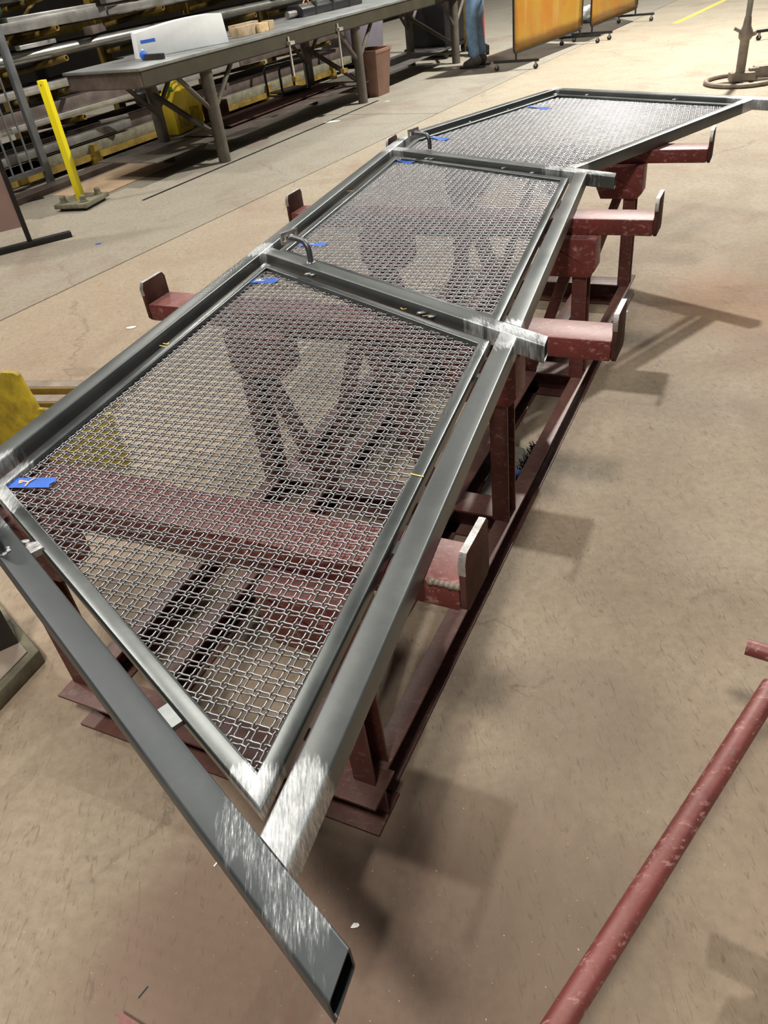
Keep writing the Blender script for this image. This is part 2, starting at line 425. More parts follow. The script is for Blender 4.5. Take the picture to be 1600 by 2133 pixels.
t0o = V2((-.115, .3104)); t0i = V2((-.0954, .3596))
b2 = V2((.9208, 3.0956)); c2 = V2((.2803, 3.9336)); a3 = V2((.9168, 3.1937)); b3 = V2((1.9924, 3.9603)); c3 = V2((1.3266, 4.8903)); k3 = V2((.3983, 4.201))
s1n = V2((.4509, 1.651)); s2n = V2((1.0086, 2.9343))
u0 = (a1-q0).normalized(); u1 = (b1-c1).normalized(); u2 = (b2-c2).normalized(); u3 = (b3-c3).normalized()
rA = (c2-L0).normalized(); rR = (b2-b1).normalized(); rR1 = (b1-a1).normalized(); rB = (c3-k3).normalized(); rBr = (b3-a3).normalized()
d1 = isect(L0, rA, q0, u0)
c1 = isect(L0, rA, b1, u1); c2 = isect(L0, rA, b2, u2)
oA = left(rA)*TW; oB = left(rB)*TW
# post 0 (near): inner edge q0 line, outer edge TW towards the camera
o0 = -left(u0)*TW
if o0.dot(Vector((0, -1))) < 0: o0 = -o0
def on(line_p, line_d, pt): return line_p + line_d*((pt-line_p).dot(line_d))
pst = isect(L0+oA, rA, q0, u0); pst2 = isect(L0+oA, rA, q0+o0, u0)
tube('post', pst2, on(q0+o0, u0, t0o), on(q0, u0, t0i), pst, ZT, TH, 'post0', frame, open1=True)
# left rail A: from post 0 to the kink
ko = isect(L0+oA, rA, k3+oB, rB); ki = isect(L0, rA, k3, rB)
tube('rail', isect(L0+oA, rA, q0, u0), ko, ki, isect(L0, rA, q0, u0), ZT, TH, 'frame', frame)
# left rail B
e3o = isect(k3+oB, rB, c3+left(u3)*0+left(u3)*TW, u3); e3i = isect(k3, rB, c3, u3)
far3 = left(u3)*TW
tube('rail', ko, isect(k3+oB, rB, c3, u3), isect(k3, rB, c3, u3), ki, ZT, TH, 'frame', frame)
# post 1, 2
f1 = left(u1)*TW; f2 = left(u2)*TW
def post(bp, u, f, tipn, start_line=(L0, rA)):
    A = isect(*start_line, bp+f, u); D = isect(*start_line, bp, u)
    end_n = on(bp, u, tipn); cut = rR
    end_f = isect(end_n, cut, bp+f, u)
    return tube('post', A, end_f, end_n, D, ZT, TH, 'frame', frame, open1=True)
post(b1, u1, f1, s1n); post(b2, u2, f2, s2n)
# post 3 (far)
tipn = b3 + u3*.19
A = isect(k3+oB, rB, c3+far3, u3); D = isect(k3+oB, rB, c3, u3)
tube('post', A, tipn+far3+u3*.02, tipn, D, ZT, TH, 'frame', frame, open1=True)
# right rail pieces between posts
outw = -left(rR1)*TW; outw2 = -left(rR)*TW; outw3 = -left(rBr)*TW
tube('rail', isect(a1, rR1, q0, u0), isect(a1, rR1, b1, u1), isect(a1+outw, rR1, b1, u1), isect(a1+outw, rR1, q0, u0), ZT, TH, 'frame', frame)
tube('rail', isect(b2, rR, b1+f1, u1), isect(b2, rR, b2, u2), isect(b2+outw2, rR, b2, u2), isect(b2+outw2, rR, b1+f1, u1), ZT, TH, 'frame', frame)
tube('rail', isect(a3, rBr, b2+f2, u2), isect(a3, rBr, b3, u3), isect(a3+outw3, rBr, b3, u3), isect(a3+outw3, rBr, b2+f2, u2), ZT, TH, 'frame', frame)

def inset(q, ds):
    n = len(q); out = []; L = []
    for i in range(n):
        p, r_ = q[i], q[(i+1) % n]; d = (r_-p).normalized(); L.append((p + left(d)*(ds[i] if hasattr(ds, '__len__') else ds), d))
    for i in range(n): out.append(isect(*L[i-1], *L[i]))
    return out
def clip_line(p, d, q):
    t0, t1 = -9, 9; n = len(q)
    for i in range(n):
        a = q[i]; e = (q[(i+1) % n]-a); nn = left(e)
        den = d.dot(nn); num = (p-a).dot(nn)
        if abs(den) < 1e-9:
            if num < 0: return None
            continue
        t = -num/den
        if den > 0: t0 = max(t0, t)
        else: t1 = min(t1, t)
    return (t0, t1) if t1-t0 > .004 else None
PZ = ZT-.02; PB = .025; BW = .030
PER = .0268; WR = .00158
def weave(poly, az, org, per, wr, sides, parent):
    e = [Vector((math.cos(az), math.sin(az))), Vector((-math.sin(az), math.cos(az)))]
    zm = PZ-.0125
    offs = (-.165, .165)
    def pos(i): return (i//2)*per + offs[i % 2]*per
    verts = []; faces = []
    cs = [(math.cos(2*math.pi*k/sides+.4), math.sin(2*math.pi*k/sides+.4)) for k in range(sides)]
    for fam in (0, 1):
        d = e[fam]; o = e[1-fam]
        rng = range(-220, 221)
        for i in rng:
            c = org + o*pos(i); t = clip_line(c, d, poly)
            if not t: continue
            t0, t1 = t; pts = []
            j0 = int((t0/per)*2)-3; j1 = int((t1/per)*2)+3
            for j in range(j0, j1+1):
                x = pos(j); sg = 1 if (i+j+fam) % 2 == 0 else -1
                wide = per*.30 if j % 2 == 1 else -per*.30      # flat run in the wide opening
                seq = ((-per*.06, sg*wr*.95), (per*.06, sg*wr*.95))
                seq = seq + ((per*.17, 0),) if j % 2 == 1 else ((-per*.17, 0),) + seq
                for dx, zz in seq:
                    if t0 <= x+dx <= t1: pts.append((x+dx, zz))
            if len(pts) < 2: continue
            pts = [(t0, pts[0][1]*.3)] + pts + [(t1, pts[-1][1]*.3)]
            sx, sy = (o.x, o.y)
            b0 = len(verts)
            for x, z in pts:
                px, py = c.x + d.x*x, c.y + d.y*x
                for ca, sa in cs: verts.append((px+sx*ca*wr, py+sy*ca*wr, zm+z+sa*wr))
            for m_ in range(len(pts)-1):
                for k in range(sides):
                    a, b = b0+m_*sides+k, b0+m_*sides+(k+1) % sides
                    faces.append((a, b, b+sides, a+sides))
    off = wloc(parent)
    me = bpy.data.meshes.new('wire_mesh')
    me.from_pydata([(x-off.x, y-off.y, z-off.z) for x, y, z in verts], [], faces)
    me.materials.append(MT['wire']); me.polygons.foreach_set('use_smooth', [True]*len(me.polygons))
    o = bpy.data.objects.new('wire_mesh', me); col.objects.link(o); o.parent = parent
    o['kind'] = 'stuff'
    return o
panels = []
f_ = [d1, a1, b1, c1]
p1q = [isect(L0, rA, q0, u0), isect(a1, rR1, q0, u0), isect(a1, rR1, b1, u1), c1]
p2q = [isect(L0, rA, b1+f1, u1), isect(b2, rR, b1+f1, u1), isect(b2, rR, b2, u2), c2]
p3q = [isect(L0, rA, b2+f2, u2), isect(a3, rBr, b2+f2, u2), isect(a3, rBr, b3, u3), isect(k3, rB, c3, u3), ki]
for k, (q, g, az) in enumerate(((p1q, [.02, .021, .02, .022], R(65.5)), (p2q, [.018, .021, .016, .02], R(65.5)), (p3q, .017, R(65.5)))):
    pan = bpy.data.objects.new('infill_panel', None); pan.parent = frame; col.objects.link(pan)
    out = inset(q, g); inn = inset(out, BW); n = len(out)
    for i in range(n):
        j = (i+1) % n
        # left side must be outer: start edge A=out_i, D=inn_i
        tube('panel_bar', inn[i], inn[j], out[j], out[i], PZ, PB, 'bar', pan, r=.0045)
    weave(inset(out, BW-.006), az, V2((.3, 2.0)), PER, WR, 5, pan)
    panels.append((pan, out, inn))
# tabs between panels and posts, weld beads
def obox(name, c, az, l, w_, z0, z1, mat, parent, bevel=.001):
    m = MB(axes(az, (c[0], c[1], 0))); m.box(-l/2, l/2, -w_/2, w_/2, z0, z1); return m.build(name, mat, parent, bevel=bevel, smooth=False)
AU = math.atan2(u0.y, u0.x); AR = math.atan2(rA.y, rA.x)
P1 = panels[0]
def gap_mid(p, u, fr): return p
obox('tab', (-.3435, .703), AU, .046, .036, PZ-.012, PZ-.003, 'bar', frame)
obox('tab', (-.655, 1.140), AU, .03, .036, PZ-.010, PZ+.004, 'weld', frame)
obox('tab', (.025, 1.005), AR, .035, .034, PZ-.02, PZ-.008, 'bar', frame)
obox('tab', (.275, 1.585), AR, .02, .034, PZ-.02, PZ-.008, 'bar', frame)
beads = [(-.66, 1.155, PZ+.002, .009), (-.645, 1.14, PZ+.002, .008), (-.675, 1.165, PZ+.003, .008), (-.135, 2.415, PZ+.002, .009), (-.118, 2.40, PZ+.002, .008), (.175, 1.978, PZ+.002, .009), (.20, 1.945, PZ+.001, .008),
         (.42, 3.735, PZ+.002, .010), (.44, 3.715, PZ+.002, .009), (.70, 3.375, PZ+.002, .009), (.79, 3.245, PZ+.001, .009), (1.45, 4.695, PZ+.002, .010), (1.77, 4.25, PZ+.002, .010), (1.31, 4.85, PZ+.002, .009), (.985, 4.60, PZ+.002, .007), (.74, 4.415, PZ+.002, .006)]
for i, (x, y, z, r_) in enumerate(beads):
    MB().blob((x, y, z), r_*.75, i, 2, .22, (1.7, 1.0, .5)).build('weld_bead', 'weld', frame, ang=80)

# handrail brackets: bent rods welded on the posts
for hi, (bp, u) in enumerate((((-.695, 1.118), u0), ((-.121, 2.4639), u1), ((.4471, 3.8126), u2))):
    bx, by = bp; br = bpy.data.objects.new('handrail_bracket', None); br.parent = frame; col.objects.link(br)
    pts = []; hz = .066; rr = .034
    pts.append((bx, by, ZT-.002)); pts.append((bx, by, ZT+hz-rr))
    for k in range(1, 9):
        a = R(90*k/8); q = rr*(1-math.cos(a)); pts.append((bx-u.x*q, by-u.y*q, ZT+hz-rr+rr*math.sin(a)))
    L = .100; pts.append((bx-u.x*L, by-u.y*L, ZT+hz))
    MB().path(pts, .0093, 14).build('bent_rod', 'rod', br, ang=50)
    for k in range(7):
        a = 2*math.pi*k/7; MB().blob((bx+.011*math.cos(a), by+.011*math.sin(a), ZT+.001), .0062, k+hi*9, 1, .2, (1, 1, .6)).build('weld_bead', 'weld', br, ang=80)
    az = math.atan2(u.y, u.x)
    m = MB(axes(az, (bx-u.x*L, by-u.y*L, ZT+hz)))
    # saddle plate with two slots, long side along the rail
    y = .032; z = .019
    for (y0, y1, z0, z1) in ((-y, -.026, -z, z), (-.026, -.016, -z, -.009), (-.026, -.016, .009, z), (-.016, .016, -z, z), (.016, .026, -z, -.009), (.016, .026, .009, z), (.026, y, -z, z)):
        m.box(-.009, .0, y0, y1, z0, z1)
    m.build('saddle_plate', 'plate', br)
    MB().blob((bx-u.x*.09, by-u.y*.09, ZT+hz), .010, hi+50, 2, .25).build('weld_bead', 'weld', br, ang=80)

# chalk marks on the panel bars
def mark(name, strokes, c, az, z, w_, mat, parent):
    """strokes in metres in a local frame, flat ribbons"""
    m = MB(axes(az, (c[0], c[1], z))); lay = 0
    for st in strokes:
        for (x0, y0), (x1, y1) in zip(st[:-1], st[1:]):
            lay += .00025
            d = Vector((x1-x0, y1-y0)); 
            if d.length < 1e-6: continue
            d.normalize(); n_ = left(d)*w_/2; e_ = d*w_*.35
            m.add([(x0-n_.x-e_.x, y0-n_.y-e_.y, lay), (x1-n_.x+e_.x, y1-n_.y+e_.y, lay), (x1+n_.x+e_.x, y1+n_.y+e_.y, lay), (x0+n_.x-e_.x, y0+n_.y-e_.y, lay)], [(0, 1, 2, 3)])
    return m.build(name, mat, parent, smooth=False)
for (x, y), st in (((-.535, 2.008), [[(-.012, -.008), (.012, -.008)], [(-.012, .006), (.006, .006), (.0, .014)]]),
                   ((.075, 1.2035), [[(-.016, 0), (.010, 0)]]),
                   ((.132, 2.026), [[(-.01, .004), (.0, -.004), (.008, .002)]]), ((.19, 1.955), [[(-.012, -.004), (.008, .006)]]),
                   ((.045, 3.36), [[(-.02, 0), (.02, .004)]])):
    mark('chalk_mark', st, (x, y), R(-35), PZ+.0006, .0035, 'chalk', frame)

# blue tape pieces with hand written numbers
def tape(x0, y0, x1, y1, wd, label, strokes, ink, seed, curl=.0):
    rr = random.Random(seed)
    a, b = Vector((x0, y0)), Vector((x1, y1)); L = (b-a).length; az = math.atan2(b.y-a.y, b.x-a.x)
    m = MB(axes(az, (a.x, a.y, 0))); nx = 12; vs = []; fs = []
    z0 = PZ-.0078
    for i in range(nx+1):
        x = L*i/nx; jag = rr.uniform(-.003, .003) if i in (0, nx) else 0
        for j in range(4):
            y = wd*(j/3-.5); xj = x + (rr.uniform(-.006, .006) if i in (0, nx) else 0)
            z = z0 + curl*math.sin(math.pi*i/nx*1.7+j) + rr.uniform(0, .0006)
            vs.append((xj, y, z))
    top = len(vs)
    vs += [(x, y, z-.0003) for x, y, z in vs]
    for i in range(nx):
        for j in range(3):
            k = i*4+j; fs.append((k, k+4, k+5, k+1)); k += top; fs.append((k+1, k+5, k+4, k))
    for i in range(nx):
        k = i*4; fs.append((k, k+top, k+4+top, k+4)); k = i*4+3; fs.append((k+4, k+4+top, k+top, k))
    for j in range(3):
        k = j; fs.append((k+1, k+1+top, k+top, k)); k = nx*4+j; fs.append((k, k+top, k+1+top, k+1))
    m.add(vs, fs)
    o = m.thing('masking_tape', 'tape', label, 'tape', 'blue tape pieces on the wire mesh')
    if strokes:
        mark('marker_number', strokes, (a.x, a.y), az, z0+abs(curl)+.0012, .0042, ink, o)
    return o
one = [[(.056, -.013), (.020, -.002), (.018, .002)], [(.020, -.001), (.055, .004)], [(.050, .013), (.043, -.013)]]
one = [[(.026, .006), (.050, .001)], [(.026, .006), (.030, -.003), (.034, -.001)], [(.050, -.014), (.050, .001), (.057, .014)]]
two = [[(.020, .006), (.028, .010), (.036, .006), (.034, -.002), (.022, -.010), (.052, -.006)]]
squig = [[(.016, .004), (.026, -.004), (.040, .0), (.056, -.002)]]
tape(-.786, 1.4045, -.682, 1.3800, .037, 'blue tape marked 1 in orange at the near left corner of the nearest panel', one, 'ink', 1)
tape(-.325, 2.4542, -.238, 2.4207, .036, 'blue tape with pale number in the far left corner of the nearest panel', two, 'inkw', 2, .0006)
tape(-.1644, 2.7574, -.0753, 2.7231, .028, 'blue tape behind the first bent bracket on the middle panel', squig, 'inkw', 3, .001)
tape(.2827, 3.865, .3545, 3.735, .040, 'wrinkled blue tape in the far left corner of the middle panel', squig, 'inkw', 4, .003)
tape(.5056, 4.225, .5697, 4.1156, .042, 'torn blue tape near the left end of the farthest panel', squig, 'inkw', 5, .003)
tape(1.1098, 4.6556, 1.190, 4.5229, .034, 'blue tape near the middle top edge of the farthest panel', squig, 'inkw', 6, .002)

# ------------------------------------------------------------------ RED STAND
AS = R(-29.5)
SM = axes(AS)
ZA = ZT-TH-.0005
sc0 = SM @ Vector((-1.0, 2.3, 0))
stand = empty('steel_work_stand', sc0, 'long red painted steel stand with four cross arms carrying the railing frame', 'work stand')
arms = [(.90, -1.80, -.345), (1.845, -1.785, -.293), (2.79, -1.80, -.345), (3.735, -1.78, -.278)]
for ta, s0, s1 in arms:
    a = bpy.data.objects.new('cross_arm', None); a.parent = stand; col.objects.link(a)
    MB(SM).box(s0+.012, s1-.012, ta-.0575, ta+.0575, ZA-.056, ZA).build('arm_beam', 'red', a, bevel=.006)
    for sgn, se in ((1, s1), (-1, s0)):
        z0, z1 = ZA-.058, ZA+.068; y0, y1 = ta-.0585, ta+.0585; c = .018
        m = MB(SM); pts = [(y0, z0+.012), (y0+.012, z0), (y1-.012, z0), (y1, z0+.012), (y1, z1-c), (y1-c*.6, z1), (y0+c*.6, z1), (y0, z1-c)]
        m.prism(pts, 0, se-.0115 if sgn > 0 else se, se if sgn > 0 else se+.0115)
        m.build('end_plate', 'rust', a, bevel=.002)
        # bare worn rim
        m = MB(SM); x0 = (se-.0119) if sgn > 0 else se-.0004
        m.prism([(y0+.002, z1-c-.022), (y0-.0004, z1-c-.022), (y0-.0004, z1-c), (y0+c*.6, z1+.0006), (y1-c*.6, z1+.0006), (y1+.0003, z1-c), (y1-c*.6, z1-.001), (y0+c*.6, z1-.001), (y0+.002, z1-c)], 0, x0, x0+.0123)
        m.build('worn_rim', 'worn', a)
        if ta < 1 and sgn > 0:
            w_ = MB(SM)
            for k in range(6): w_.blob((se-.018-.009*k, y0+.005, ZA-.003), .008, k, 1, .2, (1.2, 1, .7))
            w_.build('weld_bead', 'standst', a, ang=80)
# uprights, gussets, cross beams, braces
RS = (-1.44, -.555)   # outer faces of the long runners
for ta, _, _ in arms:
    t = ta-.06 if ta > 1 else ta-.075
    for s0 in (-.615, -1.44):
        # channel upright, open side to the right
        m = MB(SM); m.box(s0, s0+.052, t-.035, t-.029, .10, ZA-.056); m.box(s0, s0+.006, t-.029, t+.029, .10, ZA-.056); m.box(s0, s0+.052, t+.029, t+.035, .10, ZA-.056)
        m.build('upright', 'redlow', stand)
    for g0, g1, c0_, c1_ in ((-.735, -.535, 0, .02), (-1.46, -1.255, .02, 0)):
        m = MB(SM); m.prism([(g0, .645), (g0, .53 if c0_ else .55), (g0+.02, .505), (g1-.02, .505), (g1, .53), (g1, ZA-.0565), (g0, ZA-.0565)], 1, t-.045, t+.045)
        m.build('gusset_block', 'red', stand, bevel=.003)
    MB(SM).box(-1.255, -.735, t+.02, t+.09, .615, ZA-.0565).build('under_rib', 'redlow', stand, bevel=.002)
    # base cross beam (I section)
    m = MB(SM); y = .79 if ta < 1 else t+.03
    e0, e1 = (-1.45, -.54) if ta < 1 else (-1.385, -.607)
    m.box(e0+.0, e1, y-.05, y+.05, .092, .0995); m.box(e0+.03, e1, y-.004, y+.004, .008, .092); m.box(e0+.04, e1, y-.055, y+.055, .0, .008)
    m.build('base_cross_beam', 'redlow', stand, bevel=.001)
    for (sa, za, sb, zb) in () if ta < 1 else ((-1.37, .51, -1.22, .105), (-1.02, .62, -1.20, .105), (-.64, .51, -.775, .105), (-.98, .62, -.795, .105)):
        m = MB(SM); dx = .02
        m.prism([(sa-dx, za+.01), (sa+dx, za+.01), (sb+dx, zb-.002), (sb-dx, zb-.002)], 1, t-.018, t+.018); m.build('brace', 'redlow', stand)
def chan(s0, s1, t0, t1, opn, name='runner'):
    """channel runner s0..s1, open to +s (opn=1) or -s"""
    m = MB(SM); m.box(s0, s1, t0, t1, .092, .1); m.box(s0, s1, t0, t1, 0, .008)
    if opn > 0: m.box(s0, s0+.007, t0, t1, .008, .092)
    else: m.box(s1-.007, s1, t0, t1, .008, .092)
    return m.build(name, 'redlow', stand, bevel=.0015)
chan(-.606, -.556, .835, 3.80, 1); chan(-1.44, -1.385, .835, 3.80, 1); chan(-.805, -.745, .875, 3.75, 1); chan(-1.245, -1.195, .875, 3.75, 1)

# slab with bristles and blue cloth lying on the stand base
slb = empty('grey_floor_pad', SM @ Vector((-.68, 2.13, 0)), 'speckled grey pad lying on the floor inside the red stand', 'pad')
MB(SM).box(-.735, -.625, 1.96, 2.27, 0, .03).build('pad_body', simple('speckled_pad', (.34, .33, .28), .9, 0, .3, 60), slb, bevel=.006)
br = MB(SM); rr = random.Random(3)
for i in range(240):
    t = rr.uniform(1.96, 2.27); s = rr.uniform(-.632, -.615)
    br.path([(s, t, .033), (s+rr.uniform(-.02, .006), t+rr.uniform(-.015, .015), rr.uniform(.04, .075))], .0012, 3)
bo = br.build('frayed_bristles', 'black', slb); bo['kind'] = 'stuff'
MB(SM).blob((-.632, 2.05, .062), .022, 4, 2, .18, (1.2, 1, .9)).blob((-.655, 2.03, .056), .015, 5, 2, .18).thing('blue_cloth_wad', 'glove', 'small crumpled blue rag on the grey pad inside the red stand', 'rag', ang=80)

# ------------------------------------------------------------------ RED BAR STAND, lower right
rb = empty('red_bar_stand', (.45, .60, 0), 'low red painted tubular stand cut off by the lower right of the picture', 'stand')
B0, B1 = Vector((.062, .335, .31)), Vector((.70, .92, .31))
dB = (B1-B0).normalized(); pB = Vector((-dB.y, dB.x, 0))
MB().path([B0-dB*.12, B1], .0205, 20).build('long_bar', 'redside', rb, ang=50)
E0 = Vector((.70, 1.027, .31)); 
MB().path([E0, E0+Vector((.27, -.20, 0))], .017, 18, hollow=.8).build('cross_pipe', 'redside', rb, ang=50)
MB().path([E0+Vector((.20, -.148, 0)), E0+Vector((.20, -.148, -.31))], .017, 14).build('leg', 'redside', rb, ang=50)
MB().path([B1-dB*.02, Vector((.90, .94, .31))], .0205, 18).build('elbow_pipe', 'redside', rb, ang=50)
MB().path([B0-dB*.10, Vector((B0.x-dB.x*.10, B0.y-dB.y*.10, 0))], .0205, 14).build('leg', 'redside', rb, ang=50)
for q in (.44, .40):
    c = B0+(B1-B0)*q
# ------------------------------------------------------------------ things near left
ys = empty('yellow_ribbed_stand', (-1.45, 2.9, 0), 'dirty yellow steel stand with tapered plate and ribbed base left of the railing', 'stand')
YM = axes(R(-16), (-1.5, 2.87, 0))
YP = axes(R(-22), (-.97, 2.585, 0))
m = MB(YP); m.prism([(-.95, 0), (0, 0), (0, .25), (-.33, .25), (-.355, .395), (-.37, .405), (-.43, .405), (-.47, .36), (-.95, .36)], 1, 0, .022); m.build('tapered_plate', 'myellow', ys, bevel=.004)
for y0 in (.06, .20, .34, .48):
    MB(YM).prism([(-.45, .0), (.30, .0), (.28, .035), (-.45, .035)], 1, y0, y0+.085).build('base_rib', 'dyellow', ys, bevel=.006)
    MB(YM).box(-.44, .27, y0+.012, y0+.073, .0352, .037).build('rib_top', 'standst', ys)
pf = empty('plank_platform', (-1.35, 1.45, 0), 'grey brown board platform with mossy edge at the left border', 'platform')
PM = axes(R(-47), (-.967, 1.492, 0))
PMx = Matrix.Translation((-.967, 1.492, 0)) @ Matrix.Rotation(0, 4, 'Z')
c0 = Vector((-1.028, 1.586)); c1_ = Vector((-1.148, 1.733)); c2_ = Vector((-1.096, 1.447))
e1 = (c1_-c0).normalized(); e2 = (c2_-c0).normalized()
pts = [c0, c0+e1*.75, c0+e1*.75+e2*.8, c0+e2*.8]
MB().prism([tuple(p) for p in pts], 2, .0, .050).build('platform_body', 'edge', pf, bevel=.006)
q = [c0+e1*.03+e2*.03, c0+e1*.72+e2*.03, c0+e1*.72+e2*.77, c0+e1*.03+e2*.77]
MB().prism([tuple(p) for p in q], 2, .050, .055).build('top_board', 'slab', pf, bevel=.002)
bpA = Vector((-1.005, 1.556)); 
m = MB(axes(R(28), (-1.10, 1.63, .0555))); m.box(-.30, .0, -.01, .0, 0, .30).box(-.30, .0, 0, .10, 0, .01)
m.thing('dark_angle_bracket', 'blackst', 'black steel angle standing on the grey board platform at left', 'bracket', bevel=.001)
m = MB(axes(R(-20), (-.585, .612, 0))); m.prism([(-.035, 0), (.16, -.04), (.16, -.12), (.03, -.09)], 2, .02, .028); m.box(.04, .15, -.1, -.05, 0, .02)
m.thing('red_flange_scrap', 'red', 'pointed red painted steel scrap at the bottom border left of the railing post', 'scrap metal')

# yellow marker post
yp = empty('yellow_marker_post', (-2.21, 7.08, 0), 'tall bright yellow square post bolted to a small steel base plate', 'post')
YPM = axes(R(70), (-2.21, 7.08, 0))
MB(YPM).box(-.028, .028, -.028, .028, .05, .96).build('post_tube', 'yellow', yp, bevel=.003)
MB(YPM).box(-.18, .18, -.16, .16, .025, .06).build('base_plate', 'edge', yp, bevel=.003)
MB(YPM).box(-.15, .15, -.13, .13, .0, .025).build('rubber_pad', 'dark', yp)
for (x, y) in ((-.09, -.08), (.09, -.08), (-.09, .08), (.09, .08)):
    MB(YPM).lathe((x*1.25, y*1.25, .06), [(.034, 0), (.034, .012), (.026, .013), (.026, .045), (.018, .055)], 8).build('bolt', 'edge', yp)
MB(YPM).blob((-.0285, .0, .93), .005, 1).build('hole', 'dark', yp)

# barred gate panel at left, standing in front of the rack
gm = empty('barred_gate_panel', (-2.95, 8.1, 0), 'grey steel gate panel of thin upright bars leaning at the far left border', 'gate panel')
g0 = Vector((-2.76, 8.10, 0)); g1 = g0 - Vector((.555, .832, 0))*1.4; gd = (g1-g0).normalized(); GA = math.atan2(gd.y, gd.x)
lean = Vector((0, 0, 1))
GM = axes(GA, g0)
MB(GM).box(-.035, .035, -.025, .025, .02, 1.9).build('frame_post', 'gate', gm, bevel=.003)
MB(GM).box(.035, 1.4, -.02, .02, .14, .18).build('bottom_rail', 'gate', gm)
MB(GM).box(.035, 1.4, -.02, .02, 1.86, 1.9).build('top_rail', 'gate', gm)
for i in range(11):
    x = .15+i*.115
    MB(GM).path([(x, 0, .18), (x, 0, 1.86)], .010, 8).build('bar', 'gate', gm)
# flat feet strips on the floor
st = MB(axes(R(30), (-2.88, 7.5, 0))); st.box(-.22, .2, -.03, .03, 0, .008); st.thing('flat_black_strip', 'dark', 'short flat black strip on the floor below the barred gate panel', 'strip')
# leaning dusky panel with T foot
tp = empty('dusty_red_panel', (-2.4, 6.2, 0), 'dusty pink backed sheet panel on a black T foot at the left border', 'screen')
TM = axes(math.atan2(6.14-5.91, -2.08+2.56), (-2.08, 6.14, 0))
MB(TM).box(-1.2, .0, -.03, .03, 0, .04).build('foot_bar', 'dark', tp, bevel=.002)
MB(TM).box(-.32, -.285, -.018, .018, .04, 1.5).build('edge_post', 'dark', tp, bevel=.002)
MB(TM).box(-1.1, -.32, -.006, .006, .15, 1.45).build('sheet', simple('dusty_pink_sheet', (.36, .235, .215), .7, 0, .15, 3), tp)

# ------------------------------------------------------------------ WORKBENCH
BX0, BX1, BY0, BY1, BZ = 5.25, 11.65, 5.27, 6.16, .93
bench = empty('steel_workbench', FM @ Vector((8.7, 5.7, 0)), 'long heavy steel workbench with round pipe legs in front of the rack', 'workbench')
MB(FM).box(BX0-.02, BX1, BY0-.01, BY1+.02, BZ-.022, BZ).build('bench_top', 'benchtop', bench, bevel=.003)
m = MB(FM); m.box(BX0, BX1, BY0, BY0+.012, BZ-.15, BZ-.022); m.box(BX0, BX1, BY0-.0, BY0+.06, BZ-.15, BZ-.14); m.build('front_apron', simple('oily_apron', (.055, .050, .034), .5, .2, .3, 3), bench)
m = MB(FM); m.box(BX0, BX0+.012, BY0+.012, BY1, BZ-.15, BZ-.022); m.box(BX0, BX0+.05, BY0+.06, BY1, BZ-.15, BZ-.14); m.build('end_apron', 'brownst', bench)
MB(FM).box(BX0+.012, BX1, BY1-.012, BY1, BZ-.15, BZ-.022).build('back_apron', 'bench', bench)
for bx in (6.12, 8.81, 11.5):
    for by in (5.345, 6.07):
        MB(FM).path([(bx, by, 0), (bx, by, BZ-.15)], .058, 16).build('leg', 'bench', bench, ang=50)
        MB(FM).path([(bx+.02, by, .45), (bx+.38, by, BZ-.15)], .022, 8).build('brace', 'bench', bench)
        MB(FM).path([(bx-.02, by, .45), (bx-.38, by, BZ-.15)], .022, 8).build('brace', 'bench', bench)
    MB(FM).path([(bx, 5.345, .22), (bx-.02, 6.07, .62)], .028, 8).build('cross_brace', 'bench', bench)
    MB(FM).path([(bx, 5.345, .14), (bx, 6.07, .14)], .03, 8).build('cross_tube', 'bench', bench)
for i, (x0, x1, y0, y1, z, rot, lab) in enumerate(((5.35, 6.9, 5.50, 6.25, .1725, 1.5, 'dark steel sheet on the low tubes at the near end of the bench'),
        (6.3, 9.1, 5.42, 5.95, .185, -1, 'long brown steel sheet lying on the low tubes under the bench'), (9.65, 11.6, 5.45, 6.1, .182, .5, 'grey steel sheet on the low tubes under the far bench end'),
        (6.6, 8.9, 5.62, 6.05, .21, 1.2, 'narrow rusty plate lying on top of the long brown sheet under the bench'))):
    m = MB(FM @ Matrix.Translation(((x0+x1)/2, (y0+y1)/2, z)) @ Matrix.Rotation(R(rot), 4, 'Z')); m.box(-(x1-x0)/2, (x1-x0)/2, -(y1-y0)/2, (y1-y0)/2, 0, .008)
    m.thing('steel_sheet', ('bench', 'brownst', 'greyst', 'rust')[i], lab, 'sheet metal')
def onbench(name, mat, label, cat, fn, M2=None, **kw):
    m = MB(FM @ (M2 or Matrix.Identity(4))); fn(m); return m.thing(name, mat, label, cat, **kw)
# white foam block with blue tape
fb = empty('white_foam_block', FM @ Vector((6.25, 5.58, BZ)), 'big white foam sheet bundle standing on the bench with a blue tape strip', 'foam block')
FBM = FM @ Matrix.Translation((5.81, 5.78, BZ+.0005)) @ Matrix.Rotation(math.atan2(5.42-5.78, 6.60-5.81), 4, 'Z')
Lf = .87
top = [(0, .20)] + [(Lf*k/8, .20+.05*math.sin(math.pi*k/12)) for k in range(1, 8)] + [(Lf, .235)]
m = MB(FBM); m.prism([(-.02, 0), (Lf+.02, 0)] + top[::-1], 1, 0, .11); m.build('foam_body', 'foam', fb, bevel=.008)
MB(FBM).box(.03, .17, -.0015, -.0005, .115, .14).build('tape_strip', 'tape', fb)
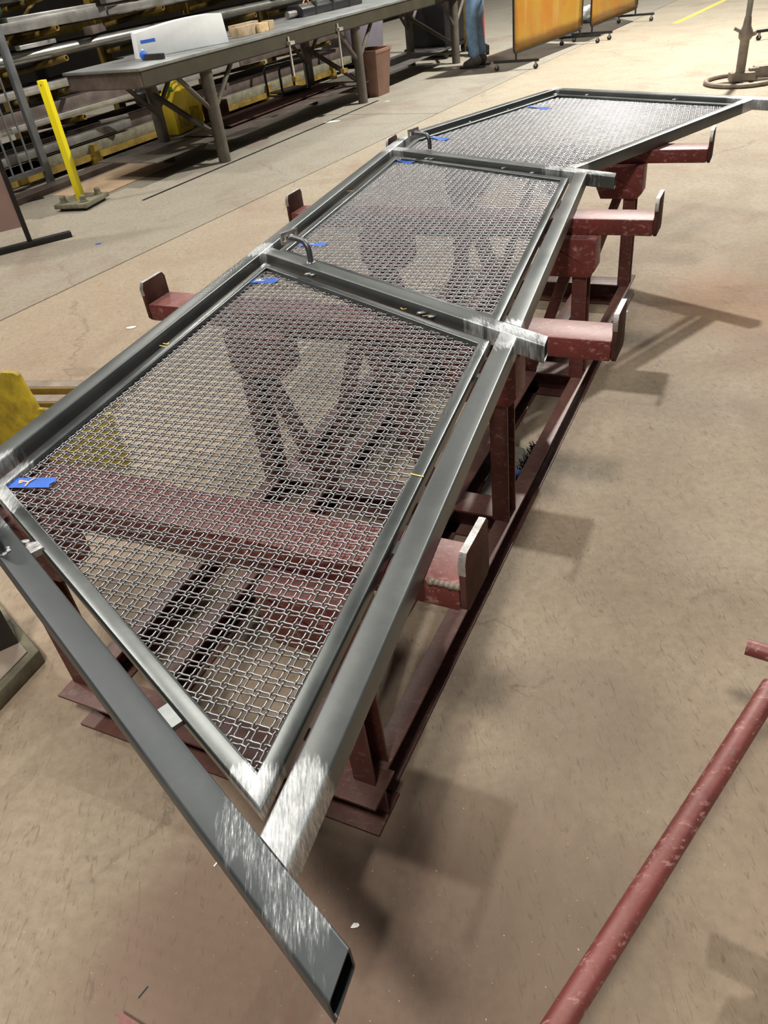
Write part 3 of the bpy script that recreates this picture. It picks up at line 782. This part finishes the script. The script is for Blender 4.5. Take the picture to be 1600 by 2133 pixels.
# angle section with blue wrapped end
am = empty('taped_steel_tube', FM @ Vector((6.1, 5.6, BZ)), 'short grey square tube with blue tape on the bench near the foam block', 'steel tube')
AM = FM @ Matrix.Translation((5.74, 5.70, BZ+.0005)) @ Matrix.Rotation(R(-92), 4, 'Z')
MB(AM).box(.05, .26, -.022, .022, 0, .044).build('tube_body', 'blackst', am, bevel=.003)
MB(AM).box(.258, .262, -.016, .016, .006, .038).build('tube_bore', 'black', am)
MB(AM).blob((.03, 0, .035), .036, 9, 2, .2, (.8, 1, 1.2)).build('tape_wad', 'tape', am, ang=80)
MB(AM).blob((.0, .03, .04), .03, 10, 2, .2, (.6, .8, 1.3)).build('paper_wad', 'paper', am, ang=80)
for i, (x, y, l, w_, h_, z, rot, lab) in enumerate(((7.12, 5.60, .36, .09, .085, 0, 4, 'weathered timber block on the bench beside the foam bundle'), (7.32, 5.58, .09, .10, .08, 0, 0, 'pale cut timber block, first past the weathered one on the bench'),
        (7.42, 5.60, .09, .10, .075, 0, 8, 'pale cut timber block, middle of the short ones on the bench'), (7.53, 5.61, .10, .1, .08, 0, 3, 'dark timber block at the far end of the timber row on the bench'), (7.35, 5.78, .4, .09, .09, 0, 0, 'long grey timber offcut behind the short blocks on the bench'))):
    bo = empty('timber_block', FM @ Vector((x, y, BZ)), lab, 'timber', 'timber blocks on the bench')
    BM2 = FM @ Matrix.Translation((x, y, BZ+.0005+z)) @ Matrix.Rotation(R(rot), 4, 'Z')
    MB(BM2).box(-l/2, l/2, -w_/2, w_/2, 0, h_).build('block_body', 'woodend' if i in (1, 2) else 'wood', bo, bevel=.004)
    MB(BM2).box(l/2-.0005, l/2+.0015, -w_/2+.004, w_/2-.004, .004, h_-.004).build('end_grain', 'woodend', bo)
tb = empty('black_tool_bag', FM @ Vector((9.1, 6.0, BZ)), 'long black tool bag with a copper hook lying on the bench', 'bag')
TBM = FM @ Matrix.Translation((8.62, 6.02, BZ+.0005)) @ Matrix.Rotation(R(-3), 4, 'Z')
m = MB(TBM); m.prism([(-.13, .0), (.10, .0), (.12, .07), (.09, .12), (-.08, .125), (-.13, .08)], 0, .0, 1.25); m.build('bag_body', 'black', tb, bevel=.015)
for k in (.25, .6, .95):
    MB(TBM).box(k, k+.04, -.135, .125, .0, .128).build('strap', 'dark', tb, bevel=.003)
MB(TBM).path([(.12+.055*math.cos(a), -.10, .11+.055*math.sin(a)) for a in [R(-60+30*k) for k in range(10)]], .008, 8).build('hook', 'copper', tb)
MB(TBM).path([(-.17, -.03, .045), (.0, -.03, .045)], .035, 12).build('grey_end', 'greyst', tb)

# clamps hanging from the apron
for i, (bx, l) in enumerate(((7.35, .28), (8.3, .36))):
    c = empty('hanging_clamp', FM @ Vector((bx, 5.25, BZ-.5)), ('short clamp with yellow jaw hanging on the bench apron', 'long thin clamp hanging on the bench apron near the middle leg')[i], 'clamp')
    MB(FM).box(bx, bx+.02, 5.252, 5.266, BZ-.15-l, BZ-.06).build('clamp_bar', 'brightst', c)
    MB(FM).box(bx-.02, bx+.06, 5.22, 5.268, BZ-.13, BZ-.10).build('clamp_jaw', 'brightst', c)
    MB(FM).box(bx-.03, bx+.05, 5.22, 5.268, BZ-.17-l, BZ-.13-l).build('clamp_handle', 'dyellow', c)
# yellow jugs under the bench
def jug(x, y, z, sc, rot, lab, tilt=0):
    j = empty('yellow_jug', FM @ Vector((x, y, z)), lab, 'jug', 'yellow jugs under the bench')
    JM = FM @ Matrix.Translation((x, y, z)) @ Matrix.Rotation(R(rot), 4, 'Z') @ Matrix.Rotation(R(tilt), 4, 'X') @ Matrix.Scale(sc, 4)
    m = MB(JM); m.prism([(-.15, 0), (.15, 0), (.15, .28), (.05, .38), (-.05, .38), (-.15, .30)], 1, -.09, .09); m.build('jug_body', 'jug', j, bevel=.02)
    MB(JM).lathe((.0, 0, .37), [(.035, 0), (.035, .05)], 12).build('cap', 'lime' if rot > 0 else 'jug', j)
    MB(JM).path([(-.13, 0, .30), (-.12, 0, .40), (-.04, 0, .44), (.02, 0, .40)], .018, 8).build('handle', 'jug', j)
    MB(JM).box(-.10, .10, -.092, -.0905, .05, .2).build('label_patch', 'myellow', j)
jug(6.50, 6.2, .182, 1.0, 10, 'yellow plastic jug with handle behind the first bench legs')
jug(6.84, 6.38, .182, 1.05, -25, 'yellow plastic jug leaning behind the first jug under the bench', 12)
MB(FM @ Matrix.Translation((7.12, 6.2, .195))).box(-.12, .14, -.08, .08, 0, .16).thing('red_metal_box', 'rust', 'dark red box beside the yellow jugs under the bench', 'box', bevel=.01)
MB(FM @ Matrix.Translation((6.4, 6.42, .19))).blob((0, 0, .36), .13, 4, 3, .1, (1.2, .8, .8)).thing('black_rubbish_bag', 'black', 'black plastic bag above the yellow jugs under the bench', 'bag', ang=80)
# step frame under the bench
sf = empty('black_wire_step', FM @ Vector((8.3, 6.1, .2)), 'black tube framed step stool under the bench between the pipe legs', 'step stool')
SF = FM @ Matrix.Translation((8.05, 5.95, .215)) @ Matrix.Rotation(R(-10), 4, 'Z')
for y in (0, .25):
    MB(SF).path([(0, y, 0), (0, y, .27), (.03, y, .3), (.42, y, .3), (.45, y, .27), (.45, y, 0)], .014, 8).build('tube_hoop', 'dark', sf)
MB(SF).path([(0, 0, .012), (0, .25, .012)], .012, 8).build('foot_tube', 'dark', sf)
MB(SF).path([(.45, 0, .012), (.45, .25, .012)], .012, 8).build('foot_tube', 'dark', sf)
MB(SF).box(.02, .43, .01, .24, .03, .05).build('tread', 'blackst', sf, bevel=.004)
# bins
tbn = empty('brown_waste_bin', FM @ Vector((9.28, 5.42, 0)), 'brown plastic waste bin beside the second front bench leg', 'bin')
m = MB(FM @ Matrix.Translation((9.30, 5.44, 0)))
bt, tp_ = .14, .19
vs = []
for z, k in ((0, .135), (.46, .185), (.46, .195), (.50, .197), (.50, .180), (.04, .125)):
    vs += [(-k, -k*.85, z), (k, -k*.85, z), (k, k*.85, z), (-k, k*.85, z)]
fs = [(3, 2, 1, 0)] + [(r_*4+i, r_*4+(i+1) % 4, r_*4+4+(i+1) % 4, r_*4+4+i) for r_ in range(5) for i in range(4)] + [(20, 21, 22, 23)]
m.add(vs, fs); m.build('bin_body', 'bin', tbn, bevel=.01)
lt = empty('grey_plastic_tub', FM @ Vector((11.9, 7.3, 0)), 'large rounded grey lilac tub behind the far half of the bench', 'tub')
m = MB(FM @ Matrix.Translation((11.9, 7.3, .12))); m.lathe((0, 0, 0), [(.40, 0), (.48, .1), (.54, .7), (.58, .72), (.58, .76), (.5, .76)], 24); m.build('tub_body', 'lilac', lt, ang=50)
MB(FM @ Matrix.Translation((11.9, 7.3, 0))).box(-.4, .4, -.35, .35, .05, .12).build('tub_dolly', 'dark', lt)
for k in (-.33, .33):
    for j in (-.28, .28):
        MB(FM @ Matrix.Translation((11.9+k, 7.3+j, .035))).path([(0, -.02, 0), (0, .02, 0)], .035, 10).build('caster', 'black', lt)
# dark cabinet at the far bench end
dc = empty('welding_machine', FM @ Vector((12.0, 5.95, 0)), 'black wheeled welding machine behind the jeans at the far bench end', 'machine')
MB(FM).box(11.97, 12.67, 5.72, 6.35, .16, .76).build('machine_body', 'black', dc, bevel=.02)
MB(FM).box(11.92, 12.72, 5.68, 6.4, .12, .16).build('machine_base', 'dark', dc)
for x in (12.0, 12.64):
    for y in (5.74, 6.3):
        MB(FM).path([(x, y-.02, .06), (x, y+.02, .06)], .06, 12).build('wheel', 'dark', dc)

# ------------------------------------------------------------------ CANTILEVER RACK behind the bench
rack = empty('yellow_cantilever_rack', FM @ Vector((8.2, 7.5, 0)), 'yellow cantilever storage rack loaded with long steel behind the bench', 'rack')
cols = [2.9, 4.43, 5.98, 7.48, 9.09, 10.69]
lv = [.19, .45, .71, .97, 1.22, 1.48, 1.74]
TN, PN = 6.93, 7.95
for cb in cols:
    MB(FM).box(cb-.055, cb+.055, PN, PN+.10, 0, 2.3).build('rack_column', 'dyellow', rack, bevel=.003)
    MB(FM).box(cb-.05, cb+.05, TN-.02, PN, 0, .07).build('rack_foot', 'dyellow', rack, bevel=.003)
    for i, z in enumerate(lv[1:]):
        MB(FM).path([(cb, TN, z), (cb, TN+.25, z-.035), (cb, PN, z-.12)], .026, 12, hollow=.72).build('rack_arm', 'dyellow', rack, ang=50)
    MB(FM).box(cb-.03, cb+.03, TN-.02, TN+.04, .07, .19).build('foot_stop', 'dyellow', rack)
MB(FM).box(cols[0], cols[-1], TN+.02, TN+.06, .05, .11).build('front_base_beam', 'dyellow', rack)
MB(FM).box(cols[0], cols[-1], PN+.02, PN+.08, 1.1, 1.18).build('back_tie_beam', 'dyellow', rack)
MB(FM).path([(5.98, PN+.0, 1.0), (7.48, PN+.0, 1.95)], .02, 8).build('tie_rod', 'dyellow', rack)
rr = random.Random(11)
def section(kind, b0, b1, n, z, w_, h_, mat, label, cat='steel section'):
    m = MB(FM)
    if kind == 'pipe': m.path([(b0, n, z+w_/2), (b1, n, z+w_/2)], w_/2, 16, hollow=.86)
    elif kind == 'tube':
        m.box(b0, b1, n-w_/2, n+w_/2, z, z+h_)
    elif kind == 'channel':
        m.box(b0, b1, n-w_/2, n+w_/2, z, z+.01); m.box(b0, b1, n-w_/2, n+w_/2, z+h_-.01, z+h_); m.box(b0, b1, n+w_/2-.008, n+w_/2, z+.01, z+h_-.01)
    elif kind == 'deepchannel':
        m.box(b0, b1, n-w_/2, n-w_/2+.008, z, z+h_); m.box(b0, b1, n-w_/2+.008, n+w_/2, z, z+.01); m.box(b0, b1, n-w_/2+.008, n+w_/2, z+h_-.01, z+h_)
    elif kind == 'angle':
        m.box(b0, b1, n-w_/2, n-w_/2+.008, z, z+h_); m.box(b0, b1, n-w_/2+.008, n+w_/2, z, z+.008)
    elif kind == 'flat': m.box(b0, b1, n-w_/2, n+w_/2, z, z+h_)
    return m.thing({'pipe': 'steel_pipe', 'tube': 'square_tube', 'channel': 'steel_channel', 'deepchannel': 'steel_channel', 'angle': 'steel_angle', 'flat': 'flat_bar'}[kind], mat, label, cat, 'long steel stored on the yellow rack', bevel=0 if kind == 'pipe' else .002)
items = [
 # level .07 (rack base)
 ('flat', 5.0, 11.5, 7.28, .071, .40, .05, 'rust', 'red brown plate bundle on the rack base behind the bench shelf'),
 ('deepchannel', 5.3, 12.0, 7.02, .112, .10, .09, 'edge', 'mossy yellowish beam on the rack base nearest the bench'),
 ('tube', 3.0, 4.95, 7.12, .071, .12, .10, 'brownst', 'brown tube on the rack base behind the barred gate'),
 # level .19
 ('deepchannel', 2.9, 12.4, 7.20, .19, .12, .13, 'brownst', 'long brown channel above the rack base, second layer from the floor'),
 ('tube', 2.8, 6.6, 7.01, .235, .10, .07, 'greyst', 'grey end square tube below the lowest rack arm row'),
 ('flat', 4.0, 13.0, 7.52, .25, .35, .06, 'blackst', 'black plate bundle at the back of the second rack layer'),
 # level .45
 ('angle', 2.8, 8.6, 6.99, .480, .10, .052, 'brightst', 'bright shiny angle along the lowest arm row front'),
 ('deepchannel', 2.6, 9.8, 7.165, .475, .16, .15, 'brownst', 'brown wide channel behind the bright angle on the lowest arm row'),
 ('tube', 8.65, 13.0, 7.01, .478, .09, .10, 'brownst', 'brown square tube with white paint marks at the far bench half'),
 ('pipe', 4.0, 13.5, 7.62, .42, .14, .14, 'blackst', 'black pipe at the back of the lowest arm row'),
 # level .71
 ('tube', 2.7, 6.05, 7.04, .735, .10, .065, 'brightst', 'pale shiny square tube ending beside the yellow marker post top'),
 ('tube', 2.7, 6.4, 7.20, .73, .09, .04, 'greyst', 'thin grey bar just behind the pale shiny square tube'),
 ('channel', 5.2, 13.2, 7.42, .70, .14, .09, 'blackst', 'black channel at the middle of the second arm row'),
 ('deepchannel', 6.8, 13.0, 7.07, .735, .12, .12, 'greyst', 'grey channel on the second arm row behind the bench top'),
 # level .97
 ('pipe', 2.6, 9.6, 7.08, .985, .10, .10, 'pipe', 'long shiny grey pipe on the third arm row above the bench end'),
 ('pipe', 8.7, 14.5, 7.22, .98, .085, .085, 'pipe', 'shiny pipe behind the timber blocks on the third arm row'),
 ('flat', 5.3, 9.2, 7.40, .965, .18, .05, 'brownst', 'brown plate stack behind the long shiny pipe'),
 ('angle', 5.5, 8.2, 7.28, 1.03, .08, .03, 'brightst', 'bright angle piece lying on the brown plate stack'),
 ('tube', 3.0, 12.0, 7.66, .95, .12, .12, 'blackst', 'black square tube at the back of the third arm row'),
 # level 1.22
 ('deepchannel', 2.6, 6.7, 7.05, 1.235, .14, .085, 'greyst', 'pale brown channel on the fourth arm row at the left border'),
 ('flat', 5.5, 6.6, 7.1, 1.321, .22, .035, 'brightst', 'bent bright sheet on top of the pale brown channel'),
 ('angle', 6.75, 10.5, 7.05, 1.24, .09, .07, 'greyst', 'grey angle on the fourth arm row above the foam block'),
 ('deepchannel', 6.4, 13.5, 7.26, 1.22, .16, .10, 'brownst', 'brown channel behind the grey angle on the fourth arm row'),
 ('tube', 2.6, 13.0, 7.5, 1.20, .14, .10, 'blackst', 'black square tube in the middle of the fourth arm row'),
 # level 1.48
 ('deepchannel', 3.0, 9.0, 7.05, 1.50, .14, .08, 'brownst', 'brown channel on the fifth arm row front'),
 ('pipe', 4.0, 12.5, 7.22, 1.49, .09, .09, 'brownst', 'brown pipe on the fifth arm row'),
 ('flat', 5.0, 12.0, 7.42, 1.46, .20, .06, 'greyst', 'grey plate stack on the fifth arm row'),
 ('angle', 9.1, 12.0, 7.03, 1.50, .09, .06, 'brightst', 'bright angle at the far end of the fifth arm row') ,
 ('tube', 3.0, 13.0, 7.65, 1.44, .14, .12, 'blackst', 'black square tube at the back of the fifth arm row'),
 ('deepchannel', 3.2, 12.5, 7.15, 1.77, .2, .1, 'brownst', 'brown channel on the topmost arm row of the rack'),
]
for it in items: section(it[0], it[1], min(it[2], 10.9+.13*(len(it[8]) % 4)), *it[3:])
# short offcuts poking out of the piles
for i, (b_, n_, z, l, w_, h_, rot, mt, lab) in enumerate(((6.55, 7.05, 1.11, .42, .09, .07, 28, 'brownst', 'short brown tube offcut propped over the long shiny pipe'),
        (6.9, 7.0, 1.34, .5, .07, .05, 14, 'greyst', 'short grey tube offcut on the fourth arm row'), (8.2, 7.03, 1.32, .34, .12, .03, -12, 'brightst', 'short bright plate offcut above the foam block'),
        (5.75, 7.02, 1.10, .5, .06, .035, 8, 'brightst', 'short bright bar lying on the long shiny pipe'), (9.6, 7.05, 1.33, .5, .1, .06, 10, 'greyst', 'grey offcut on the fourth arm row far end'),
        (7.7, 7.1, .60, .3, .08, .05, 20, 'brightst', 'small bright offcut under the bench top behind the clamps'), (6.3, 6.88, .35, .32, .05, .03, -20, 'greyst', 'thin offcut leaning below the lowest arm row'))):
    MB(FM @ Matrix.Translation((b_, n_, z)) @ Matrix.Rotation(R(rot), 4, 'Z')).box(-l/2, l/2, -w_/2, w_/2, 0, h_).thing('steel_offcut', mt, lab, 'steel offcut', 'offcuts on the yellow rack', bevel=.002)
gr = empty('green_canvas_roll', FM @ Vector((5.2, 7.0, 1.33)), 'dark green rolled canvas on the rack at the left border', 'canvas roll')
MB(FM).path([(4.7, 7.02, 1.43), (5.45, 7.02, 1.43)], .065, 16).build('upper_roll', 'green', gr, ang=50)
MB(FM).path([(4.7, 6.97, 1.372), (5.35, 6.97, 1.372)], .05, 16).build('lower_roll', 'green', gr, ang=50)

# cardboard and steel strips on the floor by the rack
MB(FM @ Matrix.Translation((5.65, 6.2, 0)) @ Matrix.Rotation(R(4), 4, 'Z')).box(-.75, .36, -.32, .28, 0, .006).thing('cardboard_sheet', 'card', 'flat tan cardboard sheet on the floor behind the yellow post', 'cardboard')
MB(FM @ Matrix.Translation((5.2, 6.62, 0)) @ Matrix.Rotation(R(2), 4, 'Z')).box(-.9, .9, -.09, .09, 0, .05).thing('floor_plate', 'brownst', 'brown plate on the floor in front of the rack foot', 'steel plate')
MB(FM @ Matrix.Translation((6.5, 6.55, .0))).path([(-.35, 0, .03), (.1, .02, .03)], .028, 10, hollow=.8).thing('floor_pipe', 'brightst', 'short bright pipe on the floor before the rack base', 'steel pipe')
# loose bits on the floor
def scrap(x, y, r_, mat, lab, nm='floor_scrap', h_=.004, k=1.6, seed=1):
    rr = random.Random(seed); n = 7; pts = [(x+r_*k*math.cos(2*math.pi*i/n)*rr.uniform(.7, 1.1), y+r_*math.sin(2*math.pi*i/n)*rr.uniform(.6, 1.1)) for i in range(n)]
    MB().prism(pts, 2, 0, h_).thing(nm, mat, lab, 'scrap')
scrap(.025, 9.35, .06, 'paper', 'white paper scrap on the floor in front of the bench', seed=2)
scrap(-1.805, 5.826, .018, 'tape', 'tiny blue tape scrap on the open floor right of the T foot', 'tape_scrap', seed=3)
scrap(-1.235, 4.077, .02, 'paper', 'small white chip on the floor under the left end of the second red arm', seed=4)
scrap(-.1714, .7263, .006, 'brightst', 'tiny shiny chip on the floor right of the near post', seed=5, h_=.003)
scrap(1.27, 3.39, .018, 'paper', 'small pale chip on the floor right of the red stand', seed=8)
MB(axes(R(52), (-.462, .902, 0))).box(-.013, .013, -.0015, .0015, 0, .003).thing('wire_offcut', 'brightst', 'short shiny wire offcut on the floor below the near post', 'scrap')
MB(axes(R(50), (-.585, .66, 0))).box(-.012, .012, -.001, .001, 0, .002).thing('wire_offcut', 'black', 'short black wire offcut beside the red scrap', 'scrap')
scrap(.72, 10.15, .02, 'paper', 'small white litter beside the brown waste bin', seed=9)

# ------------------------------------------------------------------ PERSON at the bench end
def skin(name, verts, edges, radii, mat, parent, root=0, sub=2):
    me = bpy.data.meshes.new(name); off = wloc(parent)
    me.from_pydata([tuple(Vector(v)-off) for v in verts], edges, []); me.materials.append(MT[mat])
    o = bpy.data.objects.new(name, me); col.objects.link(o); o.parent = parent
    sm = o.modifiers.new('skin', 'SKIN'); sv = me.skin_vertices[0].data
    for i, r_ in enumerate(radii): sv[i].radius = (r_, r_) if not hasattr(r_, '__len__') else r_
    sv[root].use_root = True; sm.use_smooth_shade = True
    ss = o.modifiers.new('sub', 'SUBSURF'); ss.levels = sub; ss.render_levels = sub
    return o
PX, PY = 2.13, 11.93
per = empty('person', (PX, PY, 0), 'person in faded blue jeans and dark boots standing at the far bench end', 'person')
PMt = axes(R(150), (PX, PY, 0))     # local +x faces the bench, y across
def pv(x, y, z): return PMt @ Vector((x, y, z))
body = [pv(0, 0, .95), pv(.02, 0, 1.1), pv(.06, 0, 1.28), pv(.10, 0, 1.42), pv(.13, 0, 1.52), pv(.15, 0, 1.60), pv(.16, 0, 1.68),
        pv(.09, .18, 1.42), pv(.12, .22, 1.14), pv(.36, .16, 1.04), pv(.43, .15, 1.03), pv(.09, -.18, 1.42), pv(.12, -.22, 1.14), pv(.36, -.16, 1.04), pv(.43, -.15, 1.03),
        pv(0, .1, .88), pv(.02, .11, .48), pv(-.02, .11, .10), pv(0, -.1, .88), pv(.02, -.12, .48), pv(-.02, -.12, .10)]
be = [(0,1),(1,2),(2,3),(3,4),(4,5),(5,6),(3,7),(7,8),(8,9),(9,10),(3,11),(11,12),(12,13),(13,14),(0,15),(15,16),(16,17),(0,18),(18,19),(19,20)]
brd = [.06,.09,.12,.11,.05,.085,.09,.06,.042,.032,.03,.06,.042,.032,.03,.06,.055,.04,.06,.055,.04]
skin('body', body, be, brd, 'skin', per)
jv = [pv(0,0,.90), pv(0,.085,.80), pv(.02,.10,.64), pv(.03,.105,.50), pv(.01,.11,.30), pv(-.01,.11,.10), pv(0,-.085,.80), pv(.02,-.11,.64), pv(.03,-.115,.50), pv(.0,-.12,.30), pv(-.02,-.12,.10), pv(.01,0,1.03)]
skin('jeans', jv, [(0,11),(0,1),(1,2),(2,3),(3,4),(4,5),(0,6),(6,7),(7,8),(8,9),(9,10)], [.135,.105,.095,.085,.078,.078,.105,.095,.085,.078,.078,.135], 'jeans', per)
skin('shirt', [pv(0,0,.86), pv(.02,0,1.10), pv(.06,0,1.28), pv(.10,0,1.43), pv(.09,.19,1.42), pv(.12,.23,1.16), pv(.32,.17,1.05), pv(.09,-.19,1.42), pv(.12,-.23,1.16), pv(.32,-.17,1.05)],
     [(0,1),(1,2),(2,3),(3,4),(4,5),(5,6),(3,7),(7,8),(8,9)], [.15,.145,.15,.12,.075,.058,.045,.075,.058,.045], 'shirt', per)
MB(PMt).blob((.145, 0, 1.69), .105, 3, 3, .03, (1.0, .85, 1.0)).build('hair', 'hair', per, ang=80)
for sy in (-1, 1):
    MB(PMt).blob((.245, sy*.032, 1.645), .011, 1, 2, 0).build('eye', 'paper', per, ang=80)
    MB(PMt).blob((.16, sy*.088, 1.63), .022, 1, 2, .05, (.6, .35, 1.2)).build('ear', 'skin', per, ang=80)
    for f in range(4):
        y = sy*.15 + (f-1.5)*.018
        MB(PMt).path([pt for pt in ((.43, y, 1.03), (.475, y*1.02, 1.025), (.505+(.01 if f in (1, 2) else 0), y*1.02, 1.0))], .009, 8, r1=.007).build('finger', 'skin', per, ang=60)
    MB(PMt).path([(.40, sy*.12, 1.03), (.44, sy*.10, 1.02), (.465, sy*.095, 1.005)], .011, 8, r1=.009).build('thumb', 'skin', per, ang=60)
MB(PMt).blob((.262, 0, 1.615), .016, 1, 2, 0, (1, .7, 1.3)).build('nose', 'skin', per, ang=80)
for y in (.11, -.12):
    bt_ = empty('boot', (0, 0, 0), '', ''); 
    for k in ('label', 'category'): del bt_[k]
    bt_.parent = per; bt_.location = (0, 0, 0)
    vs = [pv(-.10, y, .055), pv(-.02, y, .06), pv(.08, y, .05), pv(.17, y, .042), pv(-.02, y, .15)]
    skin('boot_upper', vs, [(0,1),(1,2),(2,3),(1,4)], [.05, .055, .052, .04, .058], 'boot', bt_, 1)
    MB(PMt).prism([(-.145, y-.04), (.05, y-.045), (.15, y-.05), (.21, y-.03), (.22, y), (.20, y+.035), (.12, y+.05), (-.145, y+.04)], 2, 0, .022).build('boot_sole', 'black', bt_, bevel=.004)

# ------------------------------------------------------------------ WELDING SCREENS
def wscreen(fx, fy, fa, wdt, wa, lab, two=True, zb=.30, h_=1.75, mat='amber'):
    """foot centre (fx,fy), foot azimuth fa, screen runs along wa for wdt"""
    s = empty('welding_screen', (fx, fy, 0), lab, 'welding screen', 'amber welding screens')
    d = Vector((math.cos(wa), math.sin(wa), 0)); WM = axes(wa, (fx, fy, 0))
    for x in ((0, wdt) if two else (0,)):
        FMx = axes(fa, (fx+d.x*x, fy+d.y*x, 0))
        ft = bpy.data.objects.new('foot', None); ft.parent = s; col.objects.link(ft)
        MB(FMx).box(-.30, .30, -.016, .016, .085, .115).build('foot_bar', 'dark', ft)
        for k in (-.26, .26):
            MB(FMx).path([(k, -.012, .030), (k, .012, .030)], .030, 12).build('caster_wheel', 'black', ft, ang=50)
            MB(FMx).box(k-.012, k+.012, -.016, .016, .03, .085).build('caster_fork', 'greyst', ft)
        MB(FMx).path([(0, 0, .115), (0, 0, zb)], .013, 8).build('stem', 'dark', ft)
    fr = []; r_ = .06; x0, x1, z0, z1 = -.06, wdt+.06, zb, zb+h_
    for cx, cz, a0 in ((x1-r_, z1-r_, 0), (x0+r_, z1-r_, 90), (x0+r_, z0+r_, 180), (x1-r_, z0+r_, 270)):
        for k in range(5): a = R(a0+k*22.5); fr.append((cx+r_*math.cos(a), 0, cz+r_*math.sin(a)))
    fr.append(fr[0]); MB(WM).path(fr, .014, 8, cap=False).build('tube_frame', 'dark', s, ang=60)
    vs = []; fs = []; nx, nz = 14, 12; rr = random.Random(int(fx*100))
    for i in range(nx+1):
        for j in range(nz+1):
            x = x0+.012+(x1-x0-.024)*i/nx; z = z0+.012+(z1-z0-.024)*j/nz
            vs.append((x, .02*math.sin(i*1.3+j*.2)*min(i, nx-i, 3)/3*min(j, nz-j, 3)/3, z))
    for i in range(nx):
        for j in range(nz): k = i*(nz+1)+j; fs.append((k, k+nz+1, k+nz+2, k+1))
    o = MB(WM).add(vs, fs).build('curtain', mat, s, ang=80)
    so = o.modifiers.new('thick', 'SOLIDIFY'); so.thickness = .002
    return s
wscreen(2.50, 11.17, R(-30), 1.98, R(50), 'amber welding screen on casters nearest the person in jeans', zb=.19)
wscreen(4.0, 12.85, R(-33), 1.9, R(52), 'amber welding screen, second in the row past the nearest', zb=.19)
wscreen(5.75, 10.78, R(-2), 1.8, R(-25), 'welding screen cut off by the right border behind the round footed pole', two=True, zb=.30)
# red hose and reel behind the screens
hr = empty('gas_bottle', (2.35, 13.1, 0), 'bright red gas bottle with coiled red hose behind the first welding screen', 'gas bottle')
MB().lathe((2.35, 13.1, .12), [(.10, 0), (.115, .02), (.115, 1.1), (.06, 1.25), (.03, 1.3)], 20).build('bottle', 'redhose', hr, ang=50)
MB().path([(2.30+.12*math.cos(a), 12.97, .75+.15*math.sin(a)) for a in [R(20*k) for k in range(40)]], .010, 6).build('hose', 'redhose', hr)
MB().box(2.2, 2.5, 12.95, 13.25, .06, .12).build('trolley_base', 'dark', hr)
for x in (2.22, 2.48): MB().path([(x-.02, 13.0, .05), (x+.02, 13.0, .05)], .05, 10).build('wheel', 'black', hr)
MB(FM).box(12.6, 12.7, 5.6, 5.7, 0, 2.2).thing('dyellow_column', 'dyellow', 'dirty yellow steel column just right of the person in jeans', 'column').name = 'yellow_column'
for i in range(1):
    MB().blob((4.75, 15.3, .12), .22, 7, 3, .18, (1.6, 1, .55)).thing('plastic_wrap_heap', 'wrap', 'crumpled clear plastic wrap heap behind the second welding screen', 'plastic wrap', ang=30)

# ------------------------------------------------------------------ pole stand with ring foot, right
ps = empty('ring_foot_pole_stand', (4.12, 8.35, 0), 'grey brown pole stand with round ring foot at the upper right', 'pole stand')
RC = Vector((4.15, 8.38, 0)); RRd = .33
MB().path([(RC.x+RRd*math.cos(R(k*10)), RC.y+RRd*math.sin(R(k*10)), .022) for k in range(37)], .022, 8, cap=False).build('foot_ring', 'standst', ps, ang=60)
MB(axes(R(-10), RC)).box(-.32, .32, -.03, .03, .0, .02).build('foot_bar', 'standst', ps)
MB(axes(R(80), RC)).box(-.32, .32, -.03, .03, .0, .02).build('foot_bar', 'standst', ps)
MB(axes(R(-10), RC)).box(-.11, .11, -.08, .08, .021, .09).build('center_block', 'standst', ps, bevel=.004)
MB(axes(R(-10), RC)).box(.13, .38, .02, .12, .022, .12).build('weight_block', 'standst', ps, bevel=.004)
MB(axes(R(-10), RC)).box(.07, .16, -.01, .05, .085, .115).build('link_bar', 'standst', ps, bevel=.004)
MB().path([(RC.x-.01, RC.y+.02, .09), (RC.x-.01, RC.y+.02, .42)], .045, 14).build('lower_sleeve', 'standst', ps, ang=50)
MB().path([(RC.x-.01, RC.y+.02, .42), (RC.x-.01, RC.y+.02, 1.5)], .027, 12).build('pole', 'greyst', ps, ang=50)
MB().lathe((RC.x-.01, RC.y+.02, .36), [(.045, 0), (.065, .03), (.065, .07), (.04, .12), (.03, .2)], 14).build('collar', 'standst', ps, ang=50)
MB(axes(R(-20), (RC.x, RC.y+.02, .42))).path([(-.02, 0, 0), (-.12, 0, .05)], .016, 8).build('clamp_knob', 'standst', ps)
MB(axes(R(-20), (RC.x, RC.y+.02, .42))).path([(.02, 0, -.02), (.085, 0, .0)], .022, 8).build('clamp_knob', 'standst', ps)
